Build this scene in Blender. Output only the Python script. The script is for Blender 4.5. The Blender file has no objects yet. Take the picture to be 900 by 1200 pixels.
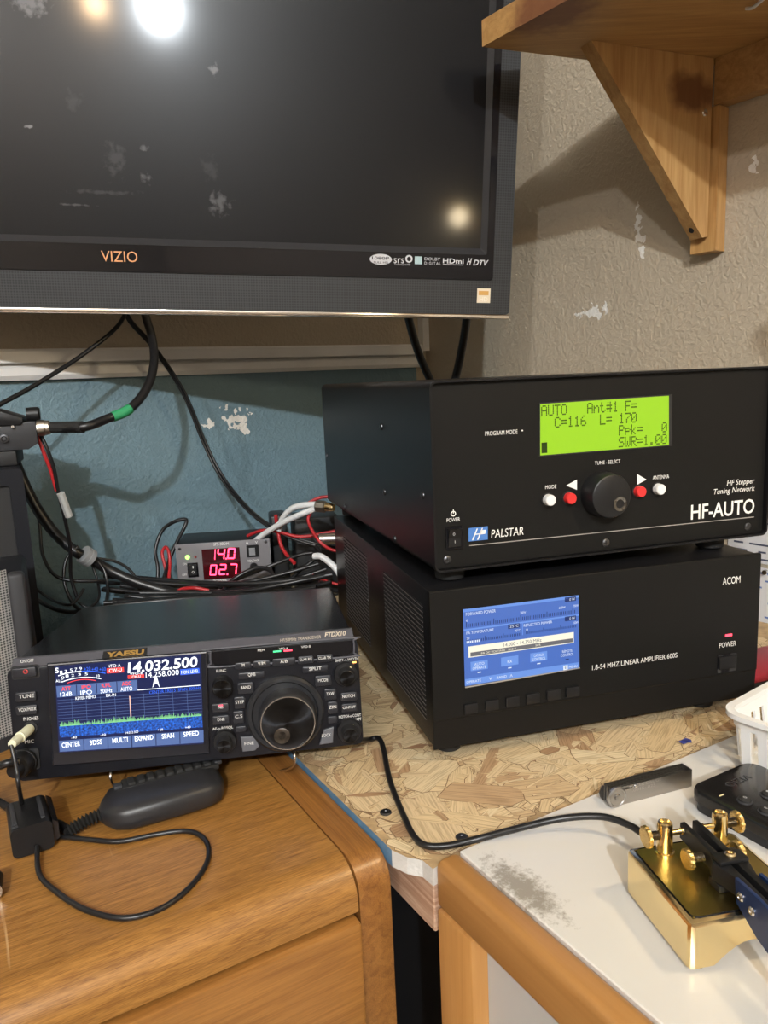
import bpy, bmesh, math, random
from mathutils import Vector as V, Matrix as MX
random.seed(7)
S = bpy.context.scene
COL = S.collection
R = math.radians
# ------------------------------------------------------------------ camera
ZC = 1.06                                   # camera height above the floor
FPX, PITCH, ROLL = 896.0, -.1715, -.0436
CAM = V((0, 0, ZC))
_f = V((0, math.cos(PITCH), math.sin(PITCH))); _r = V((1, 0, 0)); _u = _r.cross(_f)
RT = math.cos(ROLL)*_r + math.sin(ROLL)*_u
UP = -math.sin(ROLL)*_r + math.cos(ROLL)*_u
cd = bpy.data.cameras.new('camera'); cam = bpy.data.objects.new('camera', cd); COL.objects.link(cam)
cd.sensor_fit = 'VERTICAL'; cd.sensor_height = 36; cd.sensor_width = 27; cd.lens = FPX/1200*36
cd.clip_start = .01; cd.clip_end = 50
cam.matrix_world = MX(((RT.x, UP.x, -_f.x, 0), (RT.y, UP.y, -_f.y, 0), (RT.z, UP.z, -_f.z, ZC), (0, 0, 0, 1)))
S.camera = cam
# ------------------------------------------------------------------ world, exposure
w = bpy.data.worlds.new('world'); S.world = w; w.use_nodes = True
w.node_tree.nodes['Background'].inputs[0].default_value = (.55, .5, .45, 1)
w.node_tree.nodes['Background'].inputs[1].default_value = .25
S.view_settings.view_transform = 'Standard'; S.view_settings.look = 'None'
S.view_settings.exposure = 0.0; S.view_settings.gamma = 1; S.view_settings.use_curve_mapping = False
# strengths of the two real lamps (their fixtures are built further down)
# ceiling fixture with three bulbs: (x, y, z, watts, colour)
CEILING_BULBS = ((.115, -2.34, ZC+1.485, 245, (.88, .95, 1)), (-.17, -2.42, ZC+1.50, 40, (1, .66, .36)), (-.86, -2.38, ZC+1.49, 85, (.97, .98, 1)))
DESK_LAMP_POS = (.435, .31, ZC+.26); DESK_LAMP_W = 1.0; DESK_LAMP_COL = (1, .82, .54)

# ------------------------------------------------------------------ pixel helpers
def ray(x, y): return RT*((x-450)/FPX) - UP*((y-600)/FPX) + _f
def atz(x, y, z): d = ray(x, y); return CAM + d*((z-ZC)/d.z)
def aty(x, y, Y): d = ray(x, y); return CAM + d*(Y/d.y)
def onplane(x, y, P, n): d = ray(x, y); return CAM + d*((P-CAM).dot(n)/d.dot(n))

# ------------------------------------------------------------------ objects
MW = {}
def thing(name, label, cat, loc=(0, 0, 0), rot=None, group=None):
    o = bpy.data.objects.new(name, None); COL.objects.link(o)
    o.empty_display_size = .03
    m = MX.Translation(V(loc)) @ (rot.to_4x4() if rot else MX.Identity(4))
    o.matrix_world = m; MW[o] = m
    o['label'] = label; o['category'] = cat
    if group: o['group'] = group
    return o
def tag(o, label, cat, group=None, kind=None):
    o['label'] = label; o['category'] = cat
    if group: o['group'] = group
    if kind: o['kind'] = kind
    return o
def link(name, me, mat, parent=None, smooth=None):
    o = bpy.data.objects.new(name, me); COL.objects.link(o)
    if mat and not me.materials: me.materials.append(mat)
    if parent: o.parent = parent; MW[o] = MW.get(parent, MX.Identity(4))
    else:
        MW[o] = MX.Identity(4)
    return o
def obj(name, bm, mat, parent=None, smooth=None, world=False):
    """bm in the parent's local space (or world space when world=True); one mesh object"""
    bmesh.ops.recalc_face_normals(bm, faces=bm.faces)
    if world and parent is not None: bm.transform(MW[parent].inverted())
    if smooth is not None:
        for f in bm.faces: f.smooth = True
        for e in bm.edges:
            if len(e.link_faces) == 2 and e.calc_face_angle(0) > smooth: e.smooth = False
    me = bpy.data.meshes.new(name)
    off = None
    if parent is None and len(bm.verts):
        xs = [v.co for v in bm.verts]
        off = V(((min(c.x for c in xs)+max(c.x for c in xs))/2, (min(c.y for c in xs)+max(c.y for c in xs))/2, min(c.z for c in xs)))
        bm.transform(MX.Translation(-off))
    bm.to_mesh(me); bm.free()
    o = link(name, me, mat, parent)
    if off is not None: o.location = off; MW[o] = MX.Translation(off)
    return o
def struct(name, bm, mat, **k):
    o = obj(name, bm, mat, **k); o['kind'] = 'structure'; return o
def NB(): return bmesh.new()
def box(bm, x0, x1, y0, y1, z0, z1, bev=0, seg=2, mat=None):
    vs = [bm.verts.new(p) for p in ((x0,y0,z0),(x1,y0,z0),(x1,y1,z0),(x0,y1,z0),(x0,y0,z1),(x1,y0,z1),(x1,y1,z1),(x0,y1,z1))]
    fs = [bm.faces.new([vs[i] for i in q]) for q in ((3,2,1,0),(4,5,6,7),(0,1,5,4),(1,2,6,5),(2,3,7,6),(3,0,4,7))]
    bmesh.ops.recalc_face_normals(bm, faces=fs)
    if bev:
        es = list({e for f in fs for e in f.edges})
        r = bmesh.ops.bevel(bm, geom=es, offset=bev, segments=seg, profile=.5, affect='EDGES')
    return vs
def Bx(x0, x1, y0, y1, z0, z1, bev=0, seg=2): bm = NB(); box(bm, x0, x1, y0, y1, z0, z1, bev, seg); return bm
def prism(bm, pts, fn, h0, h1, bev=0, seg=2):
    """outline pts (u,v) extruded along h; fn(u,v,h)->xyz"""
    a = [bm.verts.new(fn(u, v, h0)) for u, v in pts]; b = [bm.verts.new(fn(u, v, h1)) for u, v in pts]
    n = len(pts); fs = [bm.faces.new(a[::-1]), bm.faces.new(b)]
    for i in range(n): fs.append(bm.faces.new((a[i], a[(i+1) % n], b[(i+1) % n], b[i])))
    bmesh.ops.recalc_face_normals(bm, faces=fs)
    if bev:
        es = [e for e in fs[1].edges]
        bmesh.ops.bevel(bm, geom=es, offset=bev, segments=seg, profile=.5, affect='EDGES')
def rrect(u0, u1, v0, v1, r, seg=4):
    r = min(r, (u1-u0)/2*.999, (v1-v0)/2*.999); out = []
    for cx, cy, a in ((u1-r, v0+r, -90), (u1-r, v1-r, 0), (u0+r, v1-r, 90), (u0+r, v0+r, 180)):
        for k in range(seg+1):
            t = R(a+90*k/seg); out.append((cx+r*math.cos(t), cy+r*math.sin(t)))
    return out
def ringprism(bm, outer, inner, fn, h0, h1):
    n = len(outer)
    L = [[bm.verts.new(fn(u, v, h)) for u, v in o] for o in (outer, inner) for h in (h0, h1)]
    o0, o1, i0, i1 = L
    for i in range(n):
        j = (i+1) % n
        bm.faces.new((o0[i], o0[j], o1[j], o1[i])); bm.faces.new((i0[j], i0[i], i1[i], i1[j]))
        bm.faces.new((o0[j], o0[i], i0[i], i0[j])); bm.faces.new((o1[i], o1[j], i1[j], i1[i]))
def basis(axis):
    a = V(axis).normalized(); t = V((0, 0, 1)) if abs(a.z) < .9 else V((1, 0, 0))
    x = t.cross(a).normalized(); return x, a.cross(x), a
def lathe(bm, prof, org, axis, seg=24, cap=True):
    x, y, a = basis(axis); org = V(org); rings = []
    for r, h in prof:
        rings.append([bm.verts.new(org+a*h+(x*math.cos(2*math.pi*k/seg)+y*math.sin(2*math.pi*k/seg))*max(r, 1e-5)) for k in range(seg)])
    for p, q in zip(rings, rings[1:]):
        for k in range(seg): bm.faces.new((p[k], p[(k+1) % seg], q[(k+1) % seg], q[k]))
    if cap: bm.faces.new(rings[0][::-1]); bm.faces.new(rings[-1])
def catmull(P, n=6):
    P = [V(p) for p in P]; Q = [P[0]*2-P[1]]+P+[P[-1]*2-P[-2]]; out = []
    for i in range(1, len(Q)-2):
        a, b, c, d = Q[i-1:i+3]
        for k in range(n):
            t = k/n; out.append(.5*((2*b)+(c-a)*t+(2*a-5*b+4*c-d)*t*t+(3*b-a-3*c+d)*t**3))
    out.append(P[-1]); return out
def tube(bm, P, r, seg=8, smooth=6, rfn=None):
    P = catmull(P, smooth) if smooth else [V(p) for p in P]
    rings = []; x = None
    for i, p in enumerate(P):
        t = (P[min(i+1, len(P)-1)]-P[max(i-1, 0)])
        if t.length < 1e-9: t = V((0, 0, 1))
        t.normalize()
        if x is None: x = basis(t)[0]
        x = (x-t*x.dot(t))
        if x.length < 1e-6: x = basis(t)[0]
        x.normalize(); y = t.cross(x); rr = r if rfn is None else rfn(i/(len(P)-1))
        rings.append([bm.verts.new(p+(x*math.cos(2*math.pi*k/seg)+y*math.sin(2*math.pi*k/seg))*rr) for k in range(seg)])
    for a, b in zip(rings, rings[1:]):
        for k in range(seg): bm.faces.new((a[k], a[(k+1) % seg], b[(k+1) % seg], b[k]))
    bm.faces.new(rings[0][::-1]); bm.faces.new(rings[-1])

# ------------------------------------------------------------------ materials
MATS = {}
def nodes(m): return m.node_tree.nodes, m.node_tree.links
def mat(name, col, rough=.5, metal=0, emit=None, es=0, bump=0, bscale=400, spec=.5, vary=0, vscale=30, coat=0, alpha=None):
    if name in MATS: return MATS[name]
    m = bpy.data.materials.new(name); m.use_nodes = True; N, L = nodes(m); b = N['Principled BSDF']
    b.inputs['Base Color'].default_value = (*col, 1); b.inputs['Roughness'].default_value = rough
    b.inputs['Metallic'].default_value = metal; b.inputs['Specular IOR Level'].default_value = spec
    if coat: b.inputs['Coat Weight'].default_value = coat; b.inputs['Coat Roughness'].default_value = .08
    if emit: b.inputs['Emission Color'].default_value = (*emit, 1); b.inputs['Emission Strength'].default_value = es
    tc = None
    if bump or vary:
        tc = N.new('ShaderNodeTexCoord')
    if bump:
        n = N.new('ShaderNodeTexNoise'); n.inputs['Scale'].default_value = bscale; n.inputs['Detail'].default_value = 3
        L.new(tc.outputs['Object'], n.inputs['Vector'])
        bp = N.new('ShaderNodeBump'); bp.inputs['Strength'].default_value = bump; bp.inputs['Distance'].default_value = .001
        L.new(n.outputs['Fac'], bp.inputs['Height']); L.new(bp.outputs['Normal'], b.inputs['Normal'])
    if vary:
        n = N.new('ShaderNodeTexNoise'); n.inputs['Scale'].default_value = vscale; n.inputs['Detail'].default_value = 5
        L.new(tc.outputs['Object'], n.inputs['Vector'])
        r = N.new('ShaderNodeValToRGB'); r.color_ramp.elements[0].position = .3; r.color_ramp.elements[1].position = .7
        r.color_ramp.elements[0].color = (*[c*(1-vary) for c in col], 1); r.color_ramp.elements[1].color = (*[min(1, c*(1+vary)) for c in col], 1)
        L.new(n.outputs['Fac'], r.inputs['Fac']); L.new(r.outputs['Color'], b.inputs['Base Color'])
    MATS[name] = m; return m
def wood(name, dark, light, scale=(40, 2.5, 40), rough=.35, fibre=.35, coat=.15, bump=.12, rot=(0, 0, 0), scr=0, knots=()):
    if name in MATS: return MATS[name]
    m = bpy.data.materials.new(name); m.use_nodes = True; N, L = nodes(m); b = N['Principled BSDF']
    tc = N.new('ShaderNodeTexCoord'); mp = N.new('ShaderNodeMapping'); mp.inputs['Rotation'].default_value = rot
    mp.inputs['Scale'].default_value = scale; L.new(tc.outputs['Object'], mp.inputs['Vector'])
    n1 = N.new('ShaderNodeTexNoise'); n1.inputs['Scale'].default_value = 1; n1.inputs['Detail'].default_value = 5; n1.inputs['Distortion'].default_value = 1.2
    L.new(mp.outputs[0], n1.inputs['Vector'])
    mp2 = N.new('ShaderNodeMapping'); mp2.inputs['Rotation'].default_value = rot
    mp2.inputs['Scale'].default_value = tuple(s*9 if s > 10 else s*5 for s in scale); L.new(tc.outputs['Object'], mp2.inputs['Vector'])
    n2 = N.new('ShaderNodeTexNoise'); n2.inputs['Scale'].default_value = 1; n2.inputs['Detail'].default_value = 4
    L.new(mp2.outputs[0], n2.inputs['Vector'])
    mx = N.new('ShaderNodeMix'); mx.data_type = 'FLOAT'; mx.inputs[0].default_value = fibre
    L.new(n1.outputs['Fac'], mx.inputs[2]); L.new(n2.outputs['Fac'], mx.inputs[3])
    r = N.new('ShaderNodeValToRGB'); r.color_ramp.elements[0].position = .36; r.color_ramp.elements[1].position = .64
    r.color_ramp.elements[0].color = (*dark, 1); r.color_ramp.elements[1].color = (*light, 1)
    L.new(mx.outputs[0], r.inputs['Fac']); out = r.outputs['Color']
    for (c, rad, kc) in knots:
        vd = N.new('ShaderNodeVectorMath'); vd.operation = 'SUBTRACT'; vd.inputs[1].default_value = c
        L.new(tc.outputs['Object'], vd.inputs[0])
        vs = N.new('ShaderNodeVectorMath'); vs.operation = 'MULTIPLY'; vs.inputs[1].default_value = rad; L.new(vd.outputs[0], vs.inputs[0])
        nn = N.new('ShaderNodeTexNoise'); nn.inputs['Scale'].default_value = 60; L.new(tc.outputs['Object'], nn.inputs['Vector'])
        ln = N.new('ShaderNodeVectorMath'); ln.operation = 'LENGTH'; L.new(vs.outputs[0], ln.inputs[0])
        ad = N.new('ShaderNodeMath'); ad.operation = 'ADD'; L.new(ln.outputs['Value'], ad.inputs[0]); L.new(nn.outputs['Fac'], ad.inputs[1])
        rr = N.new('ShaderNodeMapRange'); rr.inputs['From Min'].default_value = 1.15; rr.inputs['From Max'].default_value = 1.75; rr.inputs['To Min'].default_value = .85; rr.inputs['To Max'].default_value = 0
        L.new(ad.outputs[0], rr.inputs['Value'])
        mk = N.new('ShaderNodeMix'); mk.data_type = 'RGBA'; L.new(rr.outputs[0], mk.inputs['Factor']); L.new(out, mk.inputs['A']); mk.inputs['B'].default_value = (*kc, 1)
        out = mk.outputs['Result']
    if scr:   # pale scratches and worn streaks
        mp3 = N.new('ShaderNodeMapping'); mp3.inputs['Rotation'].default_value = (.3, .2, .9); mp3.inputs['Scale'].default_value = (220, 9, 9); L.new(tc.outputs['Object'], mp3.inputs['Vector'])
        n3 = N.new('ShaderNodeTexNoise'); n3.inputs['Scale'].default_value = 1; n3.inputs['Detail'].default_value = 2; L.new(mp3.outputs[0], n3.inputs['Vector'])
        r3 = N.new('ShaderNodeValToRGB'); r3.color_ramp.elements[0].position = .72; r3.color_ramp.elements[1].position = .8
        r3.color_ramp.elements[0].color = (0, 0, 0, 1); r3.color_ramp.elements[1].color = (scr, scr, scr, 1); L.new(n3.outputs['Fac'], r3.inputs['Fac'])
        ms = N.new('ShaderNodeMix'); ms.data_type = 'RGBA'; L.new(r3.outputs['Color'], ms.inputs['Factor']); L.new(out, ms.inputs['A']); ms.inputs['B'].default_value = (.62, .42, .22, 1)
        out = ms.outputs['Result']
    L.new(out, b.inputs['Base Color']); b.inputs['Roughness'].default_value = rough
    b.inputs['Coat Weight'].default_value = coat; b.inputs['Coat Roughness'].default_value = .25
    bp = N.new('ShaderNodeBump'); bp.inputs['Strength'].default_value = bump; bp.inputs['Distance'].default_value = .001
    L.new(mx.outputs[0], bp.inputs['Height']); L.new(bp.outputs['Normal'], b.inputs['Normal'])
    MATS[name] = m; return m
def emis(name, col, s=1.0):
    if name in MATS: return MATS[name]
    m = bpy.data.materials.new(name); m.use_nodes = True; b = m.node_tree.nodes['Principled BSDF']
    b.inputs['Base Color'].default_value = (*[c*.1 for c in col], 1); b.inputs['Roughness'].default_value = .3
    b.inputs['Emission Color'].default_value = (*col, 1); b.inputs['Emission Strength'].default_value = s
    MATS[name] = m; return m
def mesh_grille(name, base, hole, scale, rough=.5, axes=('X', 'Z')):
    """perforated metal / cloth grid: regular holes far too small to build"""
    m = bpy.data.materials.new(name); m.use_nodes = True; N, L = nodes(m); b = N['Principled BSDF']
    tc = N.new('ShaderNodeTexCoord'); sp = N.new('ShaderNodeSeparateXYZ'); L.new(tc.outputs['Object'], sp.inputs[0])
    res = []
    for ax in axes:
        mu = N.new('ShaderNodeMath'); mu.operation = 'MULTIPLY'; mu.inputs[1].default_value = scale; L.new(sp.outputs[ax], mu.inputs[0])
        si = N.new('ShaderNodeMath'); si.operation = 'SINE'; L.new(mu.outputs[0], si.inputs[0])
        res.append(si)
    ad = N.new('ShaderNodeMath'); ad.operation = 'ADD'; L.new(res[0].outputs[0], ad.inputs[0]); L.new(res[1].outputs[0], ad.inputs[1])
    r = N.new('ShaderNodeValToRGB'); r.color_ramp.elements[0].position = .5; r.color_ramp.elements[1].position = .75
    r.color_ramp.elements[0].color = (*base, 1); r.color_ramp.elements[1].color = (*hole, 1)
    hf = N.new('ShaderNodeMath'); hf.operation = 'MULTIPLY'; hf.inputs[1].default_value = .5; L.new(ad.outputs[0], hf.inputs[0])
    h2 = N.new('ShaderNodeMath'); h2.operation = 'ADD'; h2.inputs[1].default_value = .5; L.new(hf.outputs[0], h2.inputs[0])
    L.new(h2.outputs[0], r.inputs['Fac']); L.new(r.outputs['Color'], b.inputs['Base Color']); b.inputs['Roughness'].default_value = rough
    MATS[name] = m; return m

PRINT = mat('white_print', (.78, .78, .76), .5)
BLACK = mat('black_plastic', (.010, .010, .011), .40, spec=.35, bump=.08, bscale=1500)
BLACKM = mat('black_matte', (.012, .012, .013), .6)
POWDER = mat('black_powder_coat', (.008, .008, .009), .34, spec=.25, bump=.12, bscale=1800)
PANEL = mat('black_front_panel', (.008, .0078, .0075), .45, spec=.18)
RUBBER = mat('black_rubber', (.012, .012, .012), .7)
GLOSS = mat('gloss_black', (.008, .008, .010), .06)
DGREY = mat('dark_grey_plastic', (.035, .036, .040), .42, spec=.35)
BTN = mat('radio_button', (.020, .021, .026), .35, spec=.4)
SILVER = mat('silver_metal', (.75, .73, .70), .25, 1)
STEEL = mat('brushed_steel', (.42, .40, .38), .33, 1, bump=.1, bscale=900)
CHROME = mat('chrome', (.85, .80, .74), .12, 1)
BRASS = mat('polished_brass', (.88, .70, .38), .17, 1)
BRASSD = mat('knurled_brass', (.86, .62, .24), .25, 1, bump=.5, bscale=1500)
SCREWD = mat('dark_screw', (.10, .10, .105), .35, .9)
CBLACK = mat('black_cable', (.010, .010, .011), .34)
CRED = mat('red_wire', (.42, .018, .022), .4)
CWHITE = mat('white_cable', (.72, .73, .73), .45)
CGREY = mat('grey_cable', (.30, .31, .32), .5)
GTAPE = mat('green_tape', (.03, .30, .12), .5)
WPLAST = mat('white_plastic', (.80, .80, .79), .4)
REDP = mat('red_button', (.65, .03, .03), .35)
CREAM = mat('cream_plastic', (.72, .72, .52), .4)
BLUEM = mat('blue_anodised', (.012, .035, .12), .38, .3)

# ------------------------------------------------------------------ text and flat print
_tc = {}
def textmesh(s, shear=0, bold=0, res=3, space=1.0):
    k = (s, shear, bold, space)
    if k in _tc: return _tc[k]
    c = bpy.data.curves.new('lettering_source', 'FONT'); c.body = s; c.shear = shear; c.offset = bold; c.resolution_u = res; c.space_character = space
    o = bpy.data.objects.new('lettering_source', c); me = bpy.data.meshes.new_from_object(o)
    vs = [tuple(v.co) for v in me.vertices]; fs = [tuple(p.vertices) for p in me.polygons]
    bpy.data.objects.remove(o); bpy.data.curves.remove(c); bpy.data.meshes.remove(me)
    _tc[k] = (vs, fs); return _tc[k]
class Plane:
    """a flat face of a thing, in the thing's local space: origin O, axes U (right) V (up), normal Nn towards the viewer"""
    def __init__(s, T, O=(0, 0, 0), U=(1, 0, 0), W=(0, 0, 1), N=(0, -1, 0)):
        s.T = T; s.O = V(O); s.U = V(U).normalized(); s.W = V(W).normalized(); s.N = V(N).normalized()
        m = MW[T]; s.mi = m.inverted()
    def uv(s, px, py, h=0):
        o = s.mi @ CAM; d = s.mi.to_3x3() @ ray(px, py)
        O = s.O + s.N*h
        t = (O-o).dot(s.N)/d.dot(s.N); q = o+d*t-O
        return q.dot(s.U), q.dot(s.W)
    def p(s, u, v, h=0): return s.O+s.U*u+s.W*v+s.N*h
    def ext(s, x0, y0, x1, y1, h=0):
        xm, ym = (x0+x1)/2, (y0+y1)/2
        return s.uv(x0, ym, h)[0], s.uv(x1, ym, h)[0], s.uv(xm, y1, h)[1], s.uv(xm, y0, h)[1]
    def rect(s, name, x0, y0, x1, y1, t, m, par=None, h=0, r=0, bev=0, seg=3):
        u0, u1, v0, v1 = s.ext(x0, y0, x1, y1, h); return s.rectuv(name, u0, u1, v0, v1, t, m, par, h, r, bev, seg)
    def rectuv(s, name, u0, u1, v0, v1, t, m, par=None, h=0, r=0, bev=0, seg=3):
        bm = NB(); pts = rrect(u0, u1, v0, v1, r, seg) if r else [(u0, v0), (u1, v0), (u1, v1), (u0, v1)]
        prism(bm, pts, s.p, h, h+t, bev); return obj(name, bm, m, par or s.T, smooth=.6 if r else None)
    def poly(s, name, pts, t, m, par=None, h=0, bev=0):
        bm = NB(); prism(bm, [s.uv(x, y, h) for x, y in pts], s.p, h, h+t, bev); return obj(name, bm, m, par or s.T)
    def lathe(s, name, px, py, prof, m, par=None, h=0, seg=24, hp=None, smooth=.6):
        u, v = s.uv(px, py, h if hp is None else hp); bm = NB(); lathe(bm, prof, s.p(u, v, h), s.N, seg); return obj(name, bm, m, par or s.T, smooth=smooth)
    def scale(s, px, py, h=0):
        a = s.uv(px-1, py, h); b = s.uv(px+1, py, h); return math.hypot(b[0]-a[0], b[1]-a[1])/2
    def text(s, t, x0, x1, y, hp, m, par=None, h=.0002, shear=0, bold=0, name='lettering', th=.00012, space=1.0):
        """text between pixel columns x0..x1, centred on row y (at the middle), cap height hp pixels"""
        vs, fs = textmesh(t, shear, bold, space=space); xm = (x0+x1)/2
        u0 = s.uv(x0, y, h)[0]; u1 = s.uv(x1, y, h)[0]; v1 = s.uv(xm, y-hp/2, h)[1]; v0 = s.uv(xm, y+hp/2, h)[1]
        return s.textuv(t, u0, u1, v0, v1, m, par, h, shear, bold, name, th, space)
    def textuv(s, t, u0, u1, v0, v1, m, par=None, h=.0002, shear=0, bold=0, name='lettering', th=.00012, space=1.0):
        vs, fs = textmesh(t, shear, bold, space=space)
        xa = min(v[0] for v in vs); xb = max(v[0] for v in vs); CAP = .69
        if u1 is None: k = (v1-v0)/CAP; u1 = u0+(xb-xa)*k
        bm = NB(); bv = [bm.verts.new(s.p(u0+(v[0]-xa)/(xb-xa)*(u1-u0), v0+v[1]/CAP*(v1-v0), h)) for v in vs]
        for f in fs:
            try: bm.faces.new([bv[i] for i in f])
            except ValueError: pass
        for f in bm.faces:
            if f.normal.dot(s.N) < 0: f.normal_flip()
        r = bmesh.ops.extrude_face_region(bm, geom=list(bm.faces)) if False else None
        me = bpy.data.meshes.new(name); bm.normal_update()
        for f in bm.faces:
            if f.normal.dot(s.N) < 0: f.normal_flip()
        bm.to_mesh(me); bm.free(); return link(name, me, m, par or s.T)
def rot(yaw=0, tilt=0, roll=0): return MX.Rotation(yaw, 3, 'Z') @ MX.Rotation(tilt, 3, 'X') @ MX.Rotation(roll, 3, 'Y')

OSBZ = ZC-.312; CABZ = ZC-.317; TABZ = ZC-.307
exec_order = []
# ------------------------------------------------------------------ the room (its walls stand 35 degrees to the view)
RA = R(35); C0 = V((.0889, 1.43, 0)); EX = V((math.cos(RA), math.sin(RA), 0)); EY = V((-math.sin(RA), math.cos(RA), 0))
ROOM = MX.Translation(C0) @ MX.Rotation(RA, 4, 'Z'); ROOMI = ROOM.inverted()
def rb(px, py, off=0): return ROOMI @ onplane(px, py, C0+V((0, 0, ZC))-EY*off, EY)      # on the back wall
def rr_(px, py, off=0): return ROOMI @ onplane(px, py, C0+V((0, 0, ZC))-EX*off, EX)     # on the right wall
def room_obj(name, bm, m, smooth=None):
    bmesh.ops.recalc_face_normals(bm, faces=bm.faces)
    me = bpy.data.meshes.new(name); bm.to_mesh(me); bm.free(); o = link(name, me, m); o.matrix_world = ROOM; MW[o] = ROOM
    o['kind'] = 'structure'; return o
def wall_mat(name, base, chips, blue=None, bump=.42):
    m = bpy.data.materials.new(name); m.use_nodes = True; N, L = nodes(m); b = N['Principled BSDF']
    tc = N.new('ShaderNodeTexCoord'); co = tc.outputs['Object']
    def cmix(fac, A, B):
        x = N.new('ShaderNodeMix'); x.data_type = 'RGBA'
        for s, v in (('Factor', fac), ('A', A), ('B', B)):
            if isinstance(v, tuple): x.inputs[s].default_value = v
            else: L.new(v, x.inputs[s])
        return x.outputs['Result']
    nz = N.new('ShaderNodeTexNoise'); nz.inputs['Scale'].default_value = 6; nz.inputs['Detail'].default_value = 6; L.new(co, nz.inputs['Vector'])
    out = cmix(nz.outputs['Fac'], (*[c*.9 for c in base], 1), (*[c*1.08 for c in base], 1))
    if blue:
        col, zt, xr = blue
        sp = N.new('ShaderNodeSeparateXYZ'); L.new(co, sp.inputs[0])
        a = N.new('ShaderNodeMath'); a.operation = 'LESS_THAN'; a.inputs[1].default_value = zt; L.new(sp.outputs['Z'], a.inputs[0])
        c = N.new('ShaderNodeMath'); c.operation = 'LESS_THAN'; c.inputs[1].default_value = xr; L.new(sp.outputs['X'], c.inputs[0])
        mu = N.new('ShaderNodeMath'); mu.operation = 'MULTIPLY'; L.new(a.outputs[0], mu.inputs[0]); L.new(c.outputs[0], mu.inputs[1])
        n2 = N.new('ShaderNodeTexNoise'); n2.inputs['Scale'].default_value = 9; n2.inputs['Detail'].default_value = 4; L.new(co, n2.inputs['Vector'])
        bl = cmix(n2.outputs['Fac'], (*[k*.86 for k in col], 1), (*[k*1.14 for k in col], 1))
        out = cmix(mu.outputs[0], out, bl)
    if chips:
        nn = N.new('ShaderNodeTexNoise'); nn.inputs['Scale'].default_value = 90; nn.inputs['Detail'].default_value = 5; L.new(co, nn.inputs['Vector'])
    for c, rad in chips:
        s = N.new('ShaderNodeVectorMath'); s.operation = 'SUBTRACT'; s.inputs[1].default_value = c; L.new(co, s.inputs[0])
        k = N.new('ShaderNodeVectorMath'); k.operation = 'DIVIDE'; k.inputs[1].default_value = rad; L.new(s.outputs[0], k.inputs[0])
        ln = N.new('ShaderNodeVectorMath'); ln.operation = 'LENGTH'; L.new(k.outputs[0], ln.inputs[0])
        ma = N.new('ShaderNodeMath'); ma.operation = 'MULTIPLY_ADD'; ma.inputs[1].default_value = 4.5; L.new(nn.outputs['Fac'], ma.inputs[0]); L.new(ln.outputs['Value'], ma.inputs[2])
        lt = N.new('ShaderNodeMath'); lt.operation = 'LESS_THAN'; lt.inputs[1].default_value = 2.9; L.new(ma.outputs[0], lt.inputs[0])
        out = cmix(lt.outputs[0], out, (.80, .78, .73, 1))
    L.new(out, b.inputs['Base Color']); b.inputs['Roughness'].default_value = .55
    # orange-peel drywall relief
    t1 = N.new('ShaderNodeTexNoise'); t1.inputs['Scale'].default_value = 165; t1.inputs['Detail'].default_value = 3; t1.inputs['Distortion'].default_value = .6; L.new(co, t1.inputs['Vector'])
    r = N.new('ShaderNodeValToRGB'); r.color_ramp.elements[0].position = .42; r.color_ramp.elements[1].position = .62; L.new(t1.outputs['Fac'], r.inputs['Fac'])
    bp = N.new('ShaderNodeBump'); bp.inputs['Strength'].default_value = bump; bp.inputs['Distance'].default_value = .0015
    L.new(r.outputs['Color'], bp.inputs['Height']); L.new(bp.outputs['Normal'], b.inputs['Normal'])
    return m
ztr = (rb(0, 410.7).z+rb(487, 403).z)/2; zbr = (rb(0, 448).z+rb(489, 429.6).z)/2
xbl = rb(488, 436).x
BEIGE = (.47, .40, .30); BLUE = (.15, .24, .285)
chips_b = [(tuple(rb(279, 491)), (.022, .03, .020)), (tuple(rb(288, 502)), (.013, .02, .012)), (tuple(rb(246, 497)), (.014, .02, .007)),
           (tuple(rb(265, 478)), (.010, .02, .006)), (tuple(rb(262, 490)), (.006, .02, .005))]
chips_r = [(tuple(rr_(695, 365)), (.03, .026, .011)), (tuple(rr_(747, 262)), (.03, .006, .026)), (tuple(rr_(752, 292)), (.03, .008, .018)), (tuple(rr_(882, 197)), (.03, .006, .010))]
WB = wall_mat('back_wall_paint', BEIGE, chips_b, (BLUE, zbr+.002, xbl)); WR = wall_mat('right_wall_paint', BEIGE, chips_r, bump=.45)
WP = wall_mat('rear_wall_paint', (.17, .135, .10), []); 
RL, RD, RH = 3.1, 4.6, 2.75
room_obj('wall_back', Bx(-RL, .1, 0, .1, 0, RH), WB)
room_obj('wall_right', Bx(0, .1, -RD, 0, 0, RH), WR)
room_obj('wall_left', Bx(-RL-.1, -RL, -RD, .1, 0, RH), WP)
room_obj('wall_rear', Bx(-RL-.1, .1, -RD-.1, -RD, 0, RH), WP)
CEIL = mat('ceiling_paint', (.72, .69, .64), .8, bump=.3, bscale=200)
room_obj('ceiling', Bx(-RL-.1, .1, -RD-.1, .1, RH, RH+.1), CEIL)
CARPET = mat('brown_carpet', (.10, .075, .055), .9, bump=.8, bscale=600, vary=.3, vscale=300)
room_obj('floor', Bx(-RL-.1, .1, -RD-.1, .1, -.1, 0), CARPET)
TRIMM = mat('white_trim_paint', (.80, .79, .77), .4, bump=.1, bscale=80, vary=.06, vscale=12)
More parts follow.
